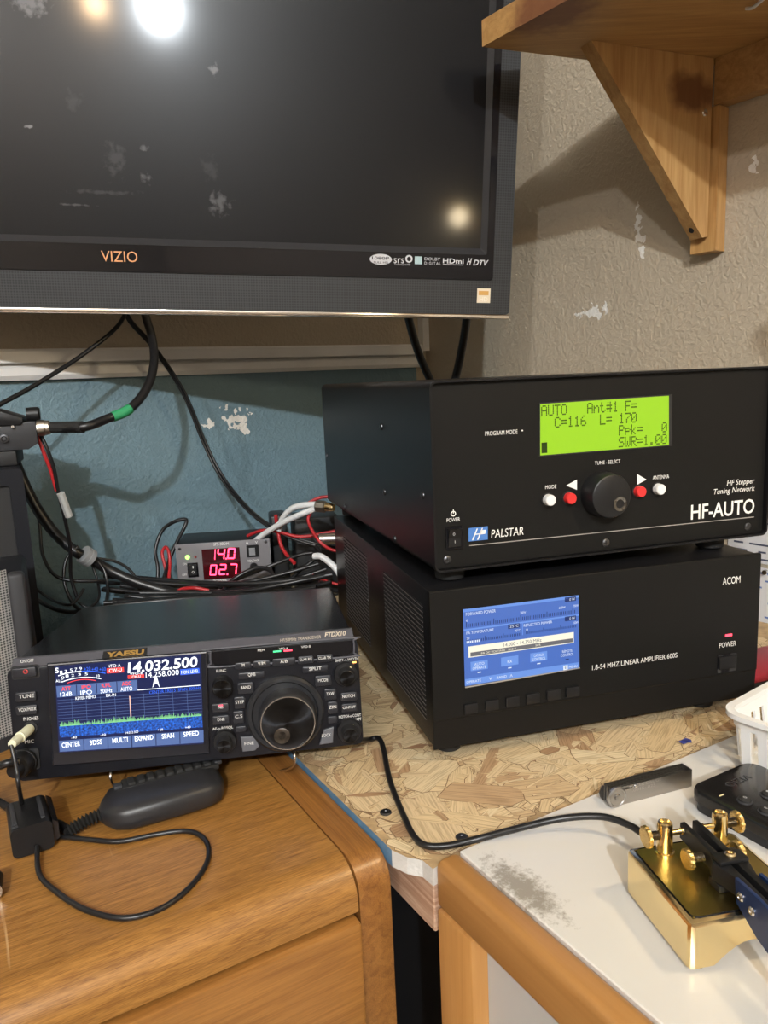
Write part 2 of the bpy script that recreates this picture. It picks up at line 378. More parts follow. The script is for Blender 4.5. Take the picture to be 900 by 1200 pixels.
# chair rail: two boards with a recessed joint, moulded lower lip
bm = NB(); hgt = ztr-zbr; prof = [(0, 0), (-.010, 0), (-.014, .006), (-.014, hgt*.40), (-.010, hgt*.46), (-.003, hgt*.50), (-.006, hgt*.53), (-.016, hgt*.56), (-.016, hgt*.92), (-.012, hgt), (0, hgt)]
prism(bm, prof, lambda u, v, h: (h, u-.0003, zbr+v), -RL+.005, xbl+.004); room_obj('trim_1', bm, TRIMM)
bm = NB(); prism(bm, [(rb(490, 400).x, -.0004), (rb(499, 400).x-.001, -.0004), (rb(499, 400).x-.001, -.012), (rb(490, 400).x, -.015)], lambda u, v, h: (u, v, h), ztr-.012, RH-.15); room_obj('trim_2', bm, TRIMM)

# ------------------------------------------------------------------ lamps the room has
t = thing('ceiling_light', 'white ceiling bar light with three globe bulbs behind the camera', 'ceiling light', (-.2, -2.38, RH))
obj('mounting_bar', Bx(-.78, .45, -.04, .04, -.03, -.0005, .004), WPLAST, t, smooth=.5)
for i, (lx, ly, lz, lw, lcol) in enumerate(CEILING_BULBS):
    c = V((lx+.2, ly+2.38, lz-RH))
    bm = NB(); lathe(bm, [(.016, 0), (.016, -.03-c.z), (.03, -.03-c.z)], c+V((0, 0, .0)), (0, 0, 1), 16); obj('socket', bm, WPLAST, t, smooth=.5)
    bm = NB(); lathe(bm, [(.012, .02), (.026, .005), (.034, -.015), (.034, -.035), (.024, -.058), (.004, -.066)], c, (0, 0, 1), 24); obj('globe_bulb', bm, emis('globe_%d' % i, lcol, (14, 4, 10)[i]), t, smooth=1)
    ld = bpy.data.lights.new('ceiling_bulb', 'POINT'); ld.shadow_soft_size = .03; ld.energy = lw; ld.color = lcol
    lo = bpy.data.objects.new('ceiling_bulb', ld); COL.objects.link(lo); lo.location = (lx, ly, lz-.125)

# ------------------------------------------------------------------ oak cabinet on the left
OAK = wood('oak_veneer', (.18, .075, .016), (.40, .195, .048), (11, 210, 210), .33, .6, .2, .08, scr=.5, knots=[((-.245, .0235, CABZ), (260, 150, 40), (.05, .03, .02))])
OAKE = wood('oak_end_panel', (.17, .066, .015), (.33, .145, .036), (130, 5, 130), .33, .45, .25, .08, scr=.3)
OAKV = wood('oak_drawer_front', (.22, .092, .020), (.36, .165, .040), (9, 160, 160), .34, .4, .2, .06, scr=.2)
SHADE = mat('dark_interior', (.02, .015, .01), .8)
YAW = R(30); co = atz(457, 1004, CABZ)
cab = thing('oak_cabinet', 'worn honey oak cabinet with rounded top edge under the transceiver', 'cabinet', (co.x, co.y, 0), rot(YAW))
cm = MW[cab]
def sideprof(y0, y1, z0, z1, r, seg=8):
    pts = [(y1, z0), (y1, z1)]
    for k in range(seg+1):
        a = R(90+90*k/seg); pts.append((y0+r+r*math.cos(a), z1-r+r*math.sin(a)))
    pts.append((y0, z0)); return pts
bm = NB(); prism(bm, sideprof(.001, .655, .0, CABZ, .020), lambda u, v, h: (h, u, v), -.024, 0); obj('end_panel', bm, OAKE, cab, smooth=.5)
bm = NB(); prism(bm, sideprof(.001, .655, CABZ-.031, CABZ, .024), lambda u, v, h: (h, u, v), -.80, -.0252); obj('top', bm, OAK, cab, smooth=.5)
for i, (za, zb) in enumerate(((CABZ-.30, CABZ-.034), (CABZ-.62, CABZ-.303))):
    bm = Bx(-.80, -.0262, -.006, .012, za, zb, .003); obj('drawer_front', bm, OAKV, cab, smooth=.5)
obj('carcass', Bx(-.80, -.0262, .0125, .655, .03, CABZ-.032), SHADE, cab)
obj('plinth', Bx(-.80, -.0262, .002, .012, 0.0, CABZ-.63), OAKV, cab)

# ------------------------------------------------------------------ table with beech frame on the right
BEECH = wood('golden_beech', (.40, .185, .05), (.52, .265, .085), (40, 3, 40), .36, .25, .12, .04, scr=.12)
def laminate():
    m = bpy.data.materials.new('white_laminate'); m.use_nodes = True; N, L = nodes(m); b = N['Principled BSDF']
    tc = N.new('ShaderNodeTexCoord'); co_ = tc.outputs['Object']
    nz = N.new('ShaderNodeTexNoise'); nz.inputs['Scale'].default_value = 170; nz.inputs['Detail'].default_value = 6; nz.inputs['Roughness'].default_value = .75; L.new(co_, nz.inputs['Vector'])
    s = N.new('ShaderNodeVectorMath'); s.operation = 'SUBTRACT'; s.inputs[1].default_value = STAIN; L.new(co_, s.inputs[0])
    mp = N.new('ShaderNodeMapping'); mp.vector_type = 'POINT'; mp.inputs['Rotation'].default_value = (0, 0, R(-4)); mp.inputs['Scale'].default_value = (1/.0125, 1/.033, 1); L.new(s.outputs[0], mp.inputs['Vector'])
    ln = N.new('ShaderNodeVectorMath'); ln.operation = 'LENGTH'; L.new(mp.outputs[0], ln.inputs[0])
    ma = N.new('ShaderNodeMath'); ma.operation = 'MULTIPLY_ADD'; ma.inputs[1].default_value = 3.2; L.new(nz.outputs['Fac'], ma.inputs[0]); L.new(ln.outputs['Value'], ma.inputs[2])
    mr = N.new('ShaderNodeMapRange'); mr.inputs['From Min'].default_value = 2.05; mr.inputs['From Max'].default_value = 2.75; mr.inputs['To Min'].default_value = .85; mr.inputs['To Max'].default_value = 0; L.new(ma.outputs[0], mr.inputs['Value'])
    x = N.new('ShaderNodeMix'); x.data_type = 'RGBA'; L.new(mr.outputs[0], x.inputs['Factor']); x.inputs['A'].default_value = (.66, .64, .60, 1); x.inputs['B'].default_value = (.24, .21, .16, 1)
    L.new(x.outputs['Result'], b.inputs['Base Color']); b.inputs['Roughness'].default_value = .28
    return m
ti = atz(538, 997, TABZ); xa = V((math.cos(YAW), math.sin(YAW), 0)); ya = V((-math.sin(YAW), math.cos(YAW), 0))
tO = ti - xa*.019
tab = thing('work_table', 'white laminate table with golden wooden rail in the right foreground', 'table', (tO.x, tO.y, 0), rot(YAW))
TI = MW[tab].inverted()
st = TI @ atz(612, 1040, TABZ); STAIN = (st.x, st.y, TABZ)
TL = .62; TD = .56
obj('top_panel', Bx(.0192, TL-.02, -TD+.02, -.0, TABZ-.022, TABZ, .0008, 1), laminate(), tab)
rl = rrect(0, .019, TABZ-.034, TABZ+.0005, .006, 4)
bm = NB(); prism(bm, rl, lambda u, v, h: (u, h, v), -TD, 0, .003); obj('side_rail', bm, BEECH, tab, smooth=.5)
BEECHV = wood('golden_beech_post', (.40, .185, .05), (.52, .265, .085), (40, 40, 3), .36, .25, .12, .04, scr=.12)
for (x0, y0) in ((0, -.037), (0, -TD), (TL-.03, -.030), (TL-.03, -TD)):
    z1 = TABZ-.0343 if x0 == 0 else TABZ-.0225
    obj('leg', Bx(x0, x0+.03, y0, y0+(.037 if y0 == -.037 else .03), 0, z1, .002), BEECHV, tab, smooth=.5)
obj('side_panel', Bx(.012, .018, -TD+.0305, -.0375, .12, TABZ-.0345), mat('white_side_panel', (.50, .50, .48), .4), tab)

# ------------------------------------------------------------------ OSB bench top behind
def isect(p, d, a, n):   # point on line p+d t where n.x = a
    return p + d*((a-n.dot(p))/n.dot(d))
cabx = xa; caby = ya
p_nl = V((co.x, co.y, 0))+xa*.0015 + ya*.0
p_fl = isect(p_nl, ya, C0.dot(EY)-.004, EY)
p_c = C0 - EX*.004 - EY*.004
tb = V((tO.x, tO.y, 0))+ya*.0012
p_r = isect(tb, xa, C0.dot(EX)-.004, EX)
p_t = tb + xa*.002
bl = [p_r, p_c, p_fl, p_nl, p_nl+V((.010, -.0085, 0)), p_nl+V((.020, -.0125, 0)), V((p_t.x-.004, p_t.y-.005, 0)), p_t]
# keep the front edge in front of nothing of the table
bl[6] = p_t - xa*.0035 - ya*.0005
OSBB = mat('osb_core', (.42, .29, .15), .7, bump=.5, bscale=300, vary=.3, vscale=80)
EDGEB = mat('blue_painted_edge', (.10, .22, .36), .5, vary=.25, vscale=60); EDGEW = mat('white_painted_edge', (.62, .60, .56), .5, bump=.6, bscale=250, vary=.12, vscale=90)
osb = thing('osb_bench_top', 'rough OSB strand board bench top under the stacked black boxes', 'bench top', (p_nl.x, p_nl.y, OSBZ-.013))
bm = NB(); prism(bm, [(p.x, p.y) for p in bl], lambda u, v, h: (u, v, h), OSBZ-.013, OSBZ-.0006)
bm.transform(MW[osb].inverted()); bmesh.ops.recalc_face_normals(bm, faces=bm.faces)
me = bpy.data.meshes.new('board')
for f in bm.faces:
    n = f.normal; c = MW[osb] @ f.calc_center_median(); f.material_index = 0
    if abs(n.z) < .5 and n.dot(xa) < -.8 and f.calc_area() > .004: f.material_index = 1
    elif abs(n.z) < .5 and (n.dot(ya) < -.15 or n.dot(xa) < -.2): f.material_index = 2
for m_ in (OSBB, EDGEB, EDGEW): me.materials.append(m_)
bm.to_mesh(me); bm.free(); link('board', me, None, osb)
def osb_mat():
    m = bpy.data.materials.new('osb_strand'); m.use_nodes = True; N, L = nodes(m); b = N['Principled BSDF']
    g = N.new('ShaderNodeNewGeometry'); uv = N.new('ShaderNodeUVMap'); uv.uv_map = 'grain'
    mp = N.new('ShaderNodeMapping'); mp.inputs['Scale'].default_value = (35, 750, 1); L.new(uv.outputs[0], mp.inputs['Vector'])
    nz = N.new('ShaderNodeTexNoise'); nz.noise_dimensions = '2D'; nz.inputs['Scale'].default_value = 1; nz.inputs['Detail'].default_value = 4; L.new(mp.outputs[0], nz.inputs['Vector'])
    r = N.new('ShaderNodeValToRGB'); el = r.color_ramp.elements
    el[0].position = 0; el[0].color = (.34, .19, .10, 1); el[1].position = 1; el[1].color = (.76, .63, .40, 1)
    for pos, c in ((.10, (.50, .33, .18, 1)), (.25, (.64, .48, .27, 1)), (.55, (.72, .56, .33, 1)), (.8, (.66, .51, .31, 1))):
        e = el.new(pos); e.color = c
    L.new(g.outputs['Random Per Island'], r.inputs['Fac'])
    r2 = N.new('ShaderNodeValToRGB'); r2.color_ramp.elements[0].position = .36; r2.color_ramp.elements[0].color = (.42, .36, .30, 1); r2.color_ramp.elements[1].position = .56; r2.color_ramp.elements[1].color = (1, 1, 1, 1); L.new(nz.outputs['Fac'], r2.inputs['Fac'])
    mu = N.new('ShaderNodeMix'); mu.data_type = 'RGBA'; mu.blend_type = 'MULTIPLY'; mu.inputs['Factor'].default_value = .5; L.new(r.outputs['Color'], mu.inputs['A']); L.new(r2.outputs['Color'], mu.inputs['B'])
    L.new(mu.outputs['Result'], b.inputs['Base Color']); b.inputs['Roughness'].default_value = .6
    bp = N.new('ShaderNodeBump'); bp.inputs['Strength'].default_value = .5; bp.inputs['Distance'].default_value = .0008; L.new(nz.outputs['Fac'], bp.inputs['Height']); L.new(bp.outputs['Normal'], b.inputs['Normal'])
    return m
def inside(p, poly):
    for i in range(len(poly)):
        a, b_ = poly[i], poly[(i+1) % len(poly)]
        if (b_.x-a.x)*(p.y-a.y)-(b_.y-a.y)*(p.x-a.x) < 0: return False
    return True
hull = [p_r, p_c, p_fl, p_nl+ya*.004, p_t-xa*.004+ya*.002, p_t+ya*.001]
rn = random.Random(11); vs, fs, uvs, mi = [], [], [], []; lo_ = MW[osb].inverted()
cnt = 0
def strand(c, a, l, wd, z):
    pts = []; n = 8; ca, sa = math.cos(a), math.sin(a)
    outl = [(-.5, -.32), (-.42, -.5), (.38, -.5), (.5, -.22), (.46, .30), (.36, .5), (-.40, .5), (-.5, .14)]
    for u, v in outl:
        u = (u+rn.uniform(-.06, .06))*l; v = (v+rn.uniform(-.10, .10))*wd
        p = V((c.x+u*ca-v*sa, c.y+u*sa+v*ca, z+rn.uniform(-.0001, .0001)))
        if not inside(p, hull): return
        pts.append((p, (u+c.x*7, v+c.y*3)))
    b0 = len(vs)
    for p, t_ in pts: vs.append(tuple(lo_ @ p)); uvs.append(t_)
    fs.append(tuple(range(b0, b0+n))); mi.append(0)
    b1 = len(vs); cc = lo_ @ V((c.x, c.y, z))
    for p, t_ in pts:
        q = lo_ @ p; e = (q-cc); e.z = 0; q = q+e.normalized()*.0007; vs.append((q.x, q.y, q.z-.00003)); uvs.append(t_)
    fs.append(tuple(range(b1, b1+n))); mi.append(1)
NS = 6500
for k in range(NS):
    if k < 4800: c = V((rn.uniform(-.10, .40), rn.uniform(.42, .85), 0))
    else: c = V((rn.uniform(-.5, .7), rn.uniform(.45, 1.5), 0))
    small = rn.random() < .5
    l = rn.uniform(.012, .034) if small else rn.uniform(.03, .085); wd = rn.uniform(.003, .010) if small else rn.uniform(.012, .034)
    a = rn.gauss(R(28), R(32)) if rn.random() < .55 else rn.uniform(0, math.pi)
    strand(c, a, l, wd, OSBZ-.0007+.0006*k/NS)
me = bpy.data.meshes.new('strands'); me.from_pydata(vs, [], fs); uvl = me.uv_layers.new(name='grain')
for lp in me.loops: uvl.data[lp.index].uv = uvs[lp.vertex_index]
me.materials.append(osb_mat()); me.materials.append(mat('strand_gap', (.20, .12, .06), .8)); me.polygons.foreach_set('material_index', mi)
so = link('strands', me, None, osb); so['kind'] = 'stuff'
for (sx, sy) in ((452, 952), (541, 981)):
    p = atz(sx, sy, OSBZ); t_ = osb
    bm = NB(); lathe(bm, [(.0044, -.001), (.0044, .0004), (.0036, .0010), (.0014, .0010), (.001, .0004)], p, (0, 0, 1), 16); obj('screw', bm, SCREWD, osb, world=True, smooth=.6)
# lumber under the bench top
PINEJ = wood('rough_lumber', (.36, .19, .11), (.58, .39, .27), (7, 7, 260), .7, .15, 0, .2, rot=(R(38), R(10), 0))
jy = YAW
def joist(o, x0, x1, y0, y1, label):
    t = thing('lumber_support', label, 'lumber', (o.x, o.y, OSBZ-.013-.037), rot(jy)); obj('timber', Bx(x0, x1, y0, y1, 0, .0365, .001, 1), PINEJ, t, smooth=.5); 
    bm = NB(); lathe(bm, [(.0035, 0), (.0035, .0004), (.001, .0005)], (x0-.0001, (y0+y1)/2, .018), (-1, 0, 0), 10); obj('nail_head', bm, SCREWD, t)
    return t
joist(V((tO.x, tO.y, 0))+xa*.0005+ya*.004, 0, .019, 0, .16, 'pale lumber joist under the bench top beside the golden table post')
joist(V((p_nl.x, p_nl.y, 0))+xa*.002+ya*.05, 0, .010, 0, .12, 'shaded lumber strip under the bench top against the oak cabinet')

tote = thing('added_gap_tote', 'black tote added under the bench top to keep the gap dark', 'light blocker', (tO.x+xa.x*.022, tO.y+xa.y*.022, 0), rot(YAW))  # unseen tote, added only to block light and keep the gap dark
ADDED_TOTE = mat('added_tote_black', (.006, .006, .007), .7, spec=.2)
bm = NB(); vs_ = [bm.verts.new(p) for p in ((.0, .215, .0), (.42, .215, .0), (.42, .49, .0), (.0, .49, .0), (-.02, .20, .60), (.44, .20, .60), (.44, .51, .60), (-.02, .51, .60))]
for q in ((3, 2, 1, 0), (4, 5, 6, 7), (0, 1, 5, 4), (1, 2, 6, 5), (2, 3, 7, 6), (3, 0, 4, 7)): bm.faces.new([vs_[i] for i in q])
obj('bin', bm, ADDED_TOTE, tote); obj('lid', Bx(-.025, .445, .195, .515, .6004, .625, .006), ADDED_TOTE, tote, smooth=.5)
for x in (.10, .30): obj('latch', Bx(x, x+.05, .188, .1945, .57, .618, .002), ADDED_TOTE, tote, smooth=.5)

# ------------------------------------------------------------------ pine shelf on the right wall
PINE = wood('pine_board', (.34, .175, .055), (.50, .29, .105), (6, 90, 90), .42, .3, .15, .06)
SZ = onplane(838, 68, C0+V((0, 0, ZC))-EX*.02, EX).z
F1 = atz(565, 55, SZ); F1.z = 0; dN = V((math.sin(RA), -math.cos(RA), 0)); dE = V((math.cos(R(20.6)), math.sin(R(20.6)), 0))
Wf = isect(F1, dE, C0.dot(EX)-.0008, EX)
sh = thing('wall_shelf', 'knotty pine shelf with triangular bracket mounted on the beige wall', 'shelf', (Wf.x, Wf.y, SZ))
bd = [F1, Wf, Wf+dN*.95, F1+dN*.90]
kp = atz(640, 14, SZ); kl = MW[sh].inverted() @ kp
def mrot_wood(name, ang, knots=(), **k): return wood(name, (.34, .175, .055), (.50, .29, .105), (6, 90, 90), .42, .3, .15, .06, rot=(0, 0, -ang), knots=knots)
an = math.atan2(dN.y, dN.x)
PB = mrot_wood('pine_shelf_board', an, knots=[(tuple(kl), (22, 22, 18), (.15, .05, .025))])
bm = NB(); prism(bm, [(p.x, p.y) for p in bd], lambda u, v, h: (u, v, h), SZ, SZ+.027, .002); obj('board', bm, PB, sh, world=True, smooth=.5)
li = onplane(838, 68, C0+V((0, 0, ZC))-EX*.02, EX)
l0 = V((li.x, li.y, 0)); thk = EX*.0192
bm = NB(); prism(bm, [((l0+thk).x, (l0+thk).y), (l0.x, l0.y), ((l0+dN*.7).x, (l0+dN*.7).y), ((l0+dN*.7+thk).x, (l0+dN*.7+thk).y)], lambda u, v, h: (u, v, h), SZ-.0505, SZ-.0003); obj('ledger', bm, PB, sh, world=True)
zs = onplane(823, 296, C0+V((0, 0, ZC))-EX*.02, EX).z
PV = wood('pine_upright', (.40, .20, .06), (.58, .34, .125), (90, 90, 6), .42, .3, .15, .06)
sa_ = onplane(809, 297, C0+V((0, 0, ZC))-EX*.02, EX); sb_ = onplane(838, 296, C0+V((0, 0, ZC))-EX*.02, EX)
sa_.z = sb_.z = 0
bm = NB(); prism(bm, [((sa_+thk).x, (sa_+thk).y), (sa_.x, sa_.y), (sb_.x, sb_.y), ((sb_+thk).x, (sb_+thk).y)], lambda u, v, h: (u, v, h), zs, SZ-.0510, .0015); obj('wall_cleat', bm, PV, sh, world=True)
# bracket: near face plane through the ledger point
bdir = V((math.cos(R(21.7)), math.sin(R(21.7)), 0)); bn = V((bdir.y, -bdir.x, 0))
kb = MW[sh].inverted() @ onplane(812, 108, li, bn)
PBR = wood('pine_bracket', (.40, .21, .07), (.56, .34, .135), (90, 90, 7), .42, .3, .15, .06, knots=[(tuple(kb), (30, 30, 48), (.13, .045, .02))])
bm = NB()
pts = [onplane(x, y, li, bn) for x, y in ((693, 50), (837, 69), (833.5, 140), (829, 277), (823, 278.5))]
pts[0].z = pts[1].z = SZ-.0004
for p in pts:   # keep clear of the ledger and the cleat
    ex = C0.dot(EX)-.0206
    if p.dot(EX) > ex: p -= bdir*((p.dot(EX)-ex)/bdir.dot(EX))
a = [bm.verts.new(p) for p in pts]; back = []
for p in pts:
    q = p - bn*.019
    if q.dot(EX) > ex: q -= bdir*((q.dot(EX)-ex)/bdir.dot(EX))
    back.append(bm.verts.new(q))
bm.faces.new(a); bm.faces.new(back[::-1])
for i in range(5): bm.faces.new((a[i], back[i], back[(i+1) % 5], a[(i+1) % 5]))
bk = obj('bracket', bm, PBR, sh, world=True)
bm = NB(); p = onplane(826, 132, li, bn); lathe(bm, [(.0042, 0), (.0042, .0007), (.003, .0014), (.001, .0010)], p, bn, 14); obj('screw', bm, SILVER, sh, world=True)
hp0 = (pts[0]+pts[0]-bn*.019)/2; hp1 = (pts[4]+pts[4]-bn*.019)/2; hd = (hp1-hp0).normalized(); hn = hd.cross(bn); hn = hn if hn.z < 0 else -hn
bm = NB(); lathe(bm, [(.0036, 0), (.0036, .0006), (.0022, .0010)], hp0+(hp1-hp0)*.95, hn, 14); obj('screw', bm, BLACKM, sh, world=True)
bm = NB(); p0 = atz(874, 10, SZ-.003); tube(bm, [p0, p0+V((.004, -.006, -.002)), p0+V((.008, -.016, .0)), p0+V((.012, -.03, .0015))], .0016, 6)
tag(obj('cord_stub', bm, CWHITE), 'short white cord end stapled under the pine shelf', 'cord')

# ------------------------------------------------------------------ television
tvP = CAM + ray(140, 300)*.87
tv = thing('television', 'black flat screen television with speaker grille bar hanging above the bench', 'television', tvP, rot(.1677, .0633, .0421))
HW, ZB, ZT = .4668, -.0639, .545; SX, SZ0, SZ1 = .4284, .0208, .505
P = Plane(tv)
GRILL = mesh_grille('tv_speaker_mesh', (.020, .021, .023), (.002, .002, .002), 2100, .6)
obj('back_shell', Bx(-HW+.004, HW-.004, .012, .028, ZB+.004, ZT-.004, .006), BLACKM, tv, smooth=.5)
obj('rear_housing', Bx(-.12, .30, .0285, .062, ZB+.10, ZT-.10, .01), BLACKM, tv, smooth=.5)
bm = NB(); ringprism(bm, rrect(-HW, HW, ZB+.006, ZT, .004, 2), rrect(-.4432, .4432, -.0175, .522, .003, 2), P.p, -.0118, 0); obj('grille_frame', bm, GRILL, tv)
bm = NB(); ringprism(bm, rrect(-.4430, .4430, -.0173, .5218, .003, 2), rrect(-.4345, .4345, .0125, .512, .002, 2), P.p, -.0116, .0012); obj('gloss_bezel', bm, GLOSS, tv)
bm = NB()   # slanted inner lip
o_ = rrect(-.4343, .4343, .0127, .5118, .002, 2); i_ = rrect(-SX, SX, SZ0, SZ1, .001, 2)
n_ = len(o_); A_ = [bm.verts.new(P.p(u, v, .0006)) for u, v in o_]; B_ = [bm.verts.new(P.p(u, v, -.0075)) for u, v in i_]
for i in range(n_): bm.faces.new((A_[i], A_[(i+1) % n_], B_[(i+1) % n_], B_[i]))
obj('inner_lip', bm, mat('grey_satin_lip', (.035, .035, .038), .2), tv)
def tvscreen():
    m = bpy.data.materials.new('tv_screen'); m.use_nodes = True; N, L = nodes(m); b = N['Principled BSDF']
    tc = N.new('ShaderNodeTexCoord'); co_ = tc.outputs['Object']
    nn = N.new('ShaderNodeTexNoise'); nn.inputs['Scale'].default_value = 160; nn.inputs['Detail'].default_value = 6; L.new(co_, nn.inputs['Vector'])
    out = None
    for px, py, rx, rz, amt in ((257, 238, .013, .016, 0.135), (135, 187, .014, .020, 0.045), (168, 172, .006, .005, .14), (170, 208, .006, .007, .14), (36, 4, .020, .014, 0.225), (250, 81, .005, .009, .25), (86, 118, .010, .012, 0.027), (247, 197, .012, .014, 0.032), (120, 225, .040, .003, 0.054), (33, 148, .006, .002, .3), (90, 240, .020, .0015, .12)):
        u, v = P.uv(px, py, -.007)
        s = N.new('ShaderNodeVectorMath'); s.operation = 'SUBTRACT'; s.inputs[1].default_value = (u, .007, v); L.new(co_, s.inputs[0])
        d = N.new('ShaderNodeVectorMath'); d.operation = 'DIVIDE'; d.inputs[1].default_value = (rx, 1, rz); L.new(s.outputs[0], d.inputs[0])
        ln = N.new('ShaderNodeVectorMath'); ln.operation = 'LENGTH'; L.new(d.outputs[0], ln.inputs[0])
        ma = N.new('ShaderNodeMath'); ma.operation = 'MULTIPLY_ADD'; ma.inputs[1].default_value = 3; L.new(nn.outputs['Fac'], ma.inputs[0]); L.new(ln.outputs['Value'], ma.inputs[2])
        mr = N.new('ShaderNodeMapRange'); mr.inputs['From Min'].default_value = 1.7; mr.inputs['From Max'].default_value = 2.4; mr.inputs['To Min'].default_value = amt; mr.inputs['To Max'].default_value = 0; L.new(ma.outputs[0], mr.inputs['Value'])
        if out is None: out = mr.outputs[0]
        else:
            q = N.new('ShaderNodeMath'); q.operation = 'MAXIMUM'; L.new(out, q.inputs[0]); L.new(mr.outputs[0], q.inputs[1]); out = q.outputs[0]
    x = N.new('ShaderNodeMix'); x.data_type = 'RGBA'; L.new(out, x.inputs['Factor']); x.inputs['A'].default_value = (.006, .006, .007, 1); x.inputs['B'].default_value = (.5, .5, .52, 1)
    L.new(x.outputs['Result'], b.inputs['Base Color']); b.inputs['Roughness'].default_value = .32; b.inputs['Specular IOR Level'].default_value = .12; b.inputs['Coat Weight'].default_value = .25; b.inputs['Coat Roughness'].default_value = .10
    return m
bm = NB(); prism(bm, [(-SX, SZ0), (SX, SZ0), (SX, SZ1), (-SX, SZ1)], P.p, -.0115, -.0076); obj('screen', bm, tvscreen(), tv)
obj('chrome_strip', Bx(-HW, HW, -.0015, .012, ZB, ZB+.0057, .001, 2), CHROME, tv, smooth=.5)
VOR = emis('orange_logo', (1.0, .42, .16), .75)
P.text('VIZIO', 118.5, 161, 300.5, 12.5, VOR, h=.0016, name='logo_lettering')
PG = mat('grey_print', (.5, .5, .52), .5)
u, v = P.uv(446, 304); bm = NB(); prism(bm, [(u+.0135*math.cos(k*math.pi/12), v+.0062*math.sin(k*math.pi/12)) for k in range(24)], P.p, .0013, .0015); obj('feature_badge', bm, PG, tv)
P.text('1080P', 436, 456, 302.5, 3.6, GLOSS, h=.0018); P.text('FULL HD', 438, 455, 307.5, 2.4, GLOSS, h=.0018)
P.text('srs', 461.5, 473.5, 304, 8.5, PG, h=.0015); P.text('TruSurround HD', 462, 481, 309.8, 2, PG, h=.0015)
u, v = P.uv(479, 303.5); bm = NB(); ringprism(bm, [(u+.0045*math.cos(k*math.pi/8), v+.0045*math.sin(k*math.pi/8)) for k in range(16)], [(u+.0026*math.cos(k*math.pi/8), v+.0026*math.sin(k*math.pi/8)) for k in range(16)], P.p, .0013, .0015); obj('feature_badge', bm, PG, tv)
P.rect('feature_badge', 486, 300.5, 494.5, 309.5, .0002, mat('teal_print', (.35, .48, .5), .5), h=.0013)
P.text('DOLBY', 497.5, 516, 303.5, 3.6, PG, h=.0015); P.text('DIGITAL', 497.5, 516.5, 308.5, 3.2, PG, h=.0015, space=1.3)
P.text('HDmi', 519, 543.5, 305.8, 5.6, PG, h=.0015, bold=.02); P.rect('lettering', 519, 309.8, 543, 310.6, .0002, PG, h=.0013)
P.text('H', 547, 553, 306.5, 7.5, PG, h=.0015, shear=.4, bold=.03); P.text('DTV', 554.5, 572.5, 307.8, 6.2, PG, h=.0015, shear=.3, bold=.02)
st_ = P.rect('sticker', 559, 338, 574.5, 355, .0003, mat('cream_sticker', (.74, .64, .48), .4), h=.0004)
P.rect('sticker_print', 561, 341, 572.5, 346, .0002, mat('gold_print', (.60, .36, .12), .35, .6), par=st_, h=.0008)
P.text('HD', 562, 571.5, 350.5, 5, mat('pale_gold_print', (.85, .78, .66), .4), par=st_, h=.0009)
# wall arm that carries the television
t = thing('television_wall_mount', 'black steel arm holding the television off the back wall', 'wall mount', MW[tv] @ V((.05, .0675, .24)), rot(.1677))
bm = NB(); box(bm, -.1, .1, 0, .006, -.1, .1, .001, 1); obj('mounting_plate', bm, BLACKM, t)
wp = rb(140, 220); q = MW[t].inverted() @ (ROOM @ V((wp.x, -.004, ZC+.39)))
bm = NB(); tube(bm, [(0, .006, 0), (q.x*.5+.03, q.y*.5, 0), (q.x, q.y, q.z)], .016, 8, 0); obj('arm', bm, BLACKM, t)

# ------------------------------------------------------------------ linear amplifier (lower black box)
am = thing('linear_amplifier', 'black linear amplifier with blue touch display, lower of the stacked boxes', 'amplifier', (.0326, .5753, ZC-.2974), rot(R(14.71)))
AW, AH, AD = .3072, .1327, .38
P = Plane(am)
obj('case', Bx(.0008, AW-.0008, .0042, AD, .0008, AH-.0006, .0012), POWDER, am, smooth=.5)
bm = NB(); prism(bm, [(.004, .0), (.0022, .0), (.0008, .0245), (0, .026), (0, AH-.001), (.001, AH), (.004, AH)], lambda u, v, h: (h, u, v), 0, AW); obj('front_panel', bm, PANEL, am)
for fx, fy in ((.022, .03), (AW-.035, .03), (.022, AD-.03), (AW-.035, AD-.03)):
    bm = NB(); lathe(bm, [(.009, -.0146), (.0105, -.0135), (.0115, .0), (.0115, .0006)], (fx, fy, 0), (0, 0, 1), 20); obj('foot', bm, RUBBER, am, smooth=.6)
SL = Plane(am, O=(.0008, 0, 0), U=(0, 1, 0), W=(0, 0, 1), N=(-1, 0, 0))
SLOT = mat('vent_hole', (.002, .002, .002), .9); SLIP = mat('vent_lip_highlight', (.10, .09, .09), .3)  # lip colour paler than the case: highlighted slot edges painted in
yA0, yA1 = sorted((SL.uv(402, 620)[0], SL.uv(429, 641)[0])); yB0, yB1 = sorted((SL.uv(449, 665)[0], SL.uv(495, 705)[0]))
def slotmesh(name, y0, y1, z0, z1, h0, h1, m):
    bm = NB(); prism(bm, rrect(y0, y1, z0, z1, (z1-z0)/2, 2), SL.p, h0, h1); me = bpy.data.meshes.new(name); bmesh.ops.recalc_face_normals(bm, faces=bm.faces); bm.to_mesh(me); bm.free(); me.materials.append(m); return me
for (a, b_) in ((yA0, yA1), (yB0, yB1)):
    half = (b_-a)/2
    hm = slotmesh('vent_slot', a, b_, 0, .0017, -.0004, .0002, SLOT); lm = slotmesh('slot_lip', a, b_, -.0008, .0001, -.0004, .0005, SLIP)
    for k in range(24):
        o = link('vent_slot', hm, None, am); o.location.z = .018+.0042*k
        q = link('slot_lip', lm, None, o)
BLUEB = emis('amplifier_screen_blue', (.085, .19, .62), .8)
sc = P.poly('display', [(542.4, 714), (677.6, 701), (678.7, 781), (544.7, 804)], .0006, BLUEB, h=.0001)
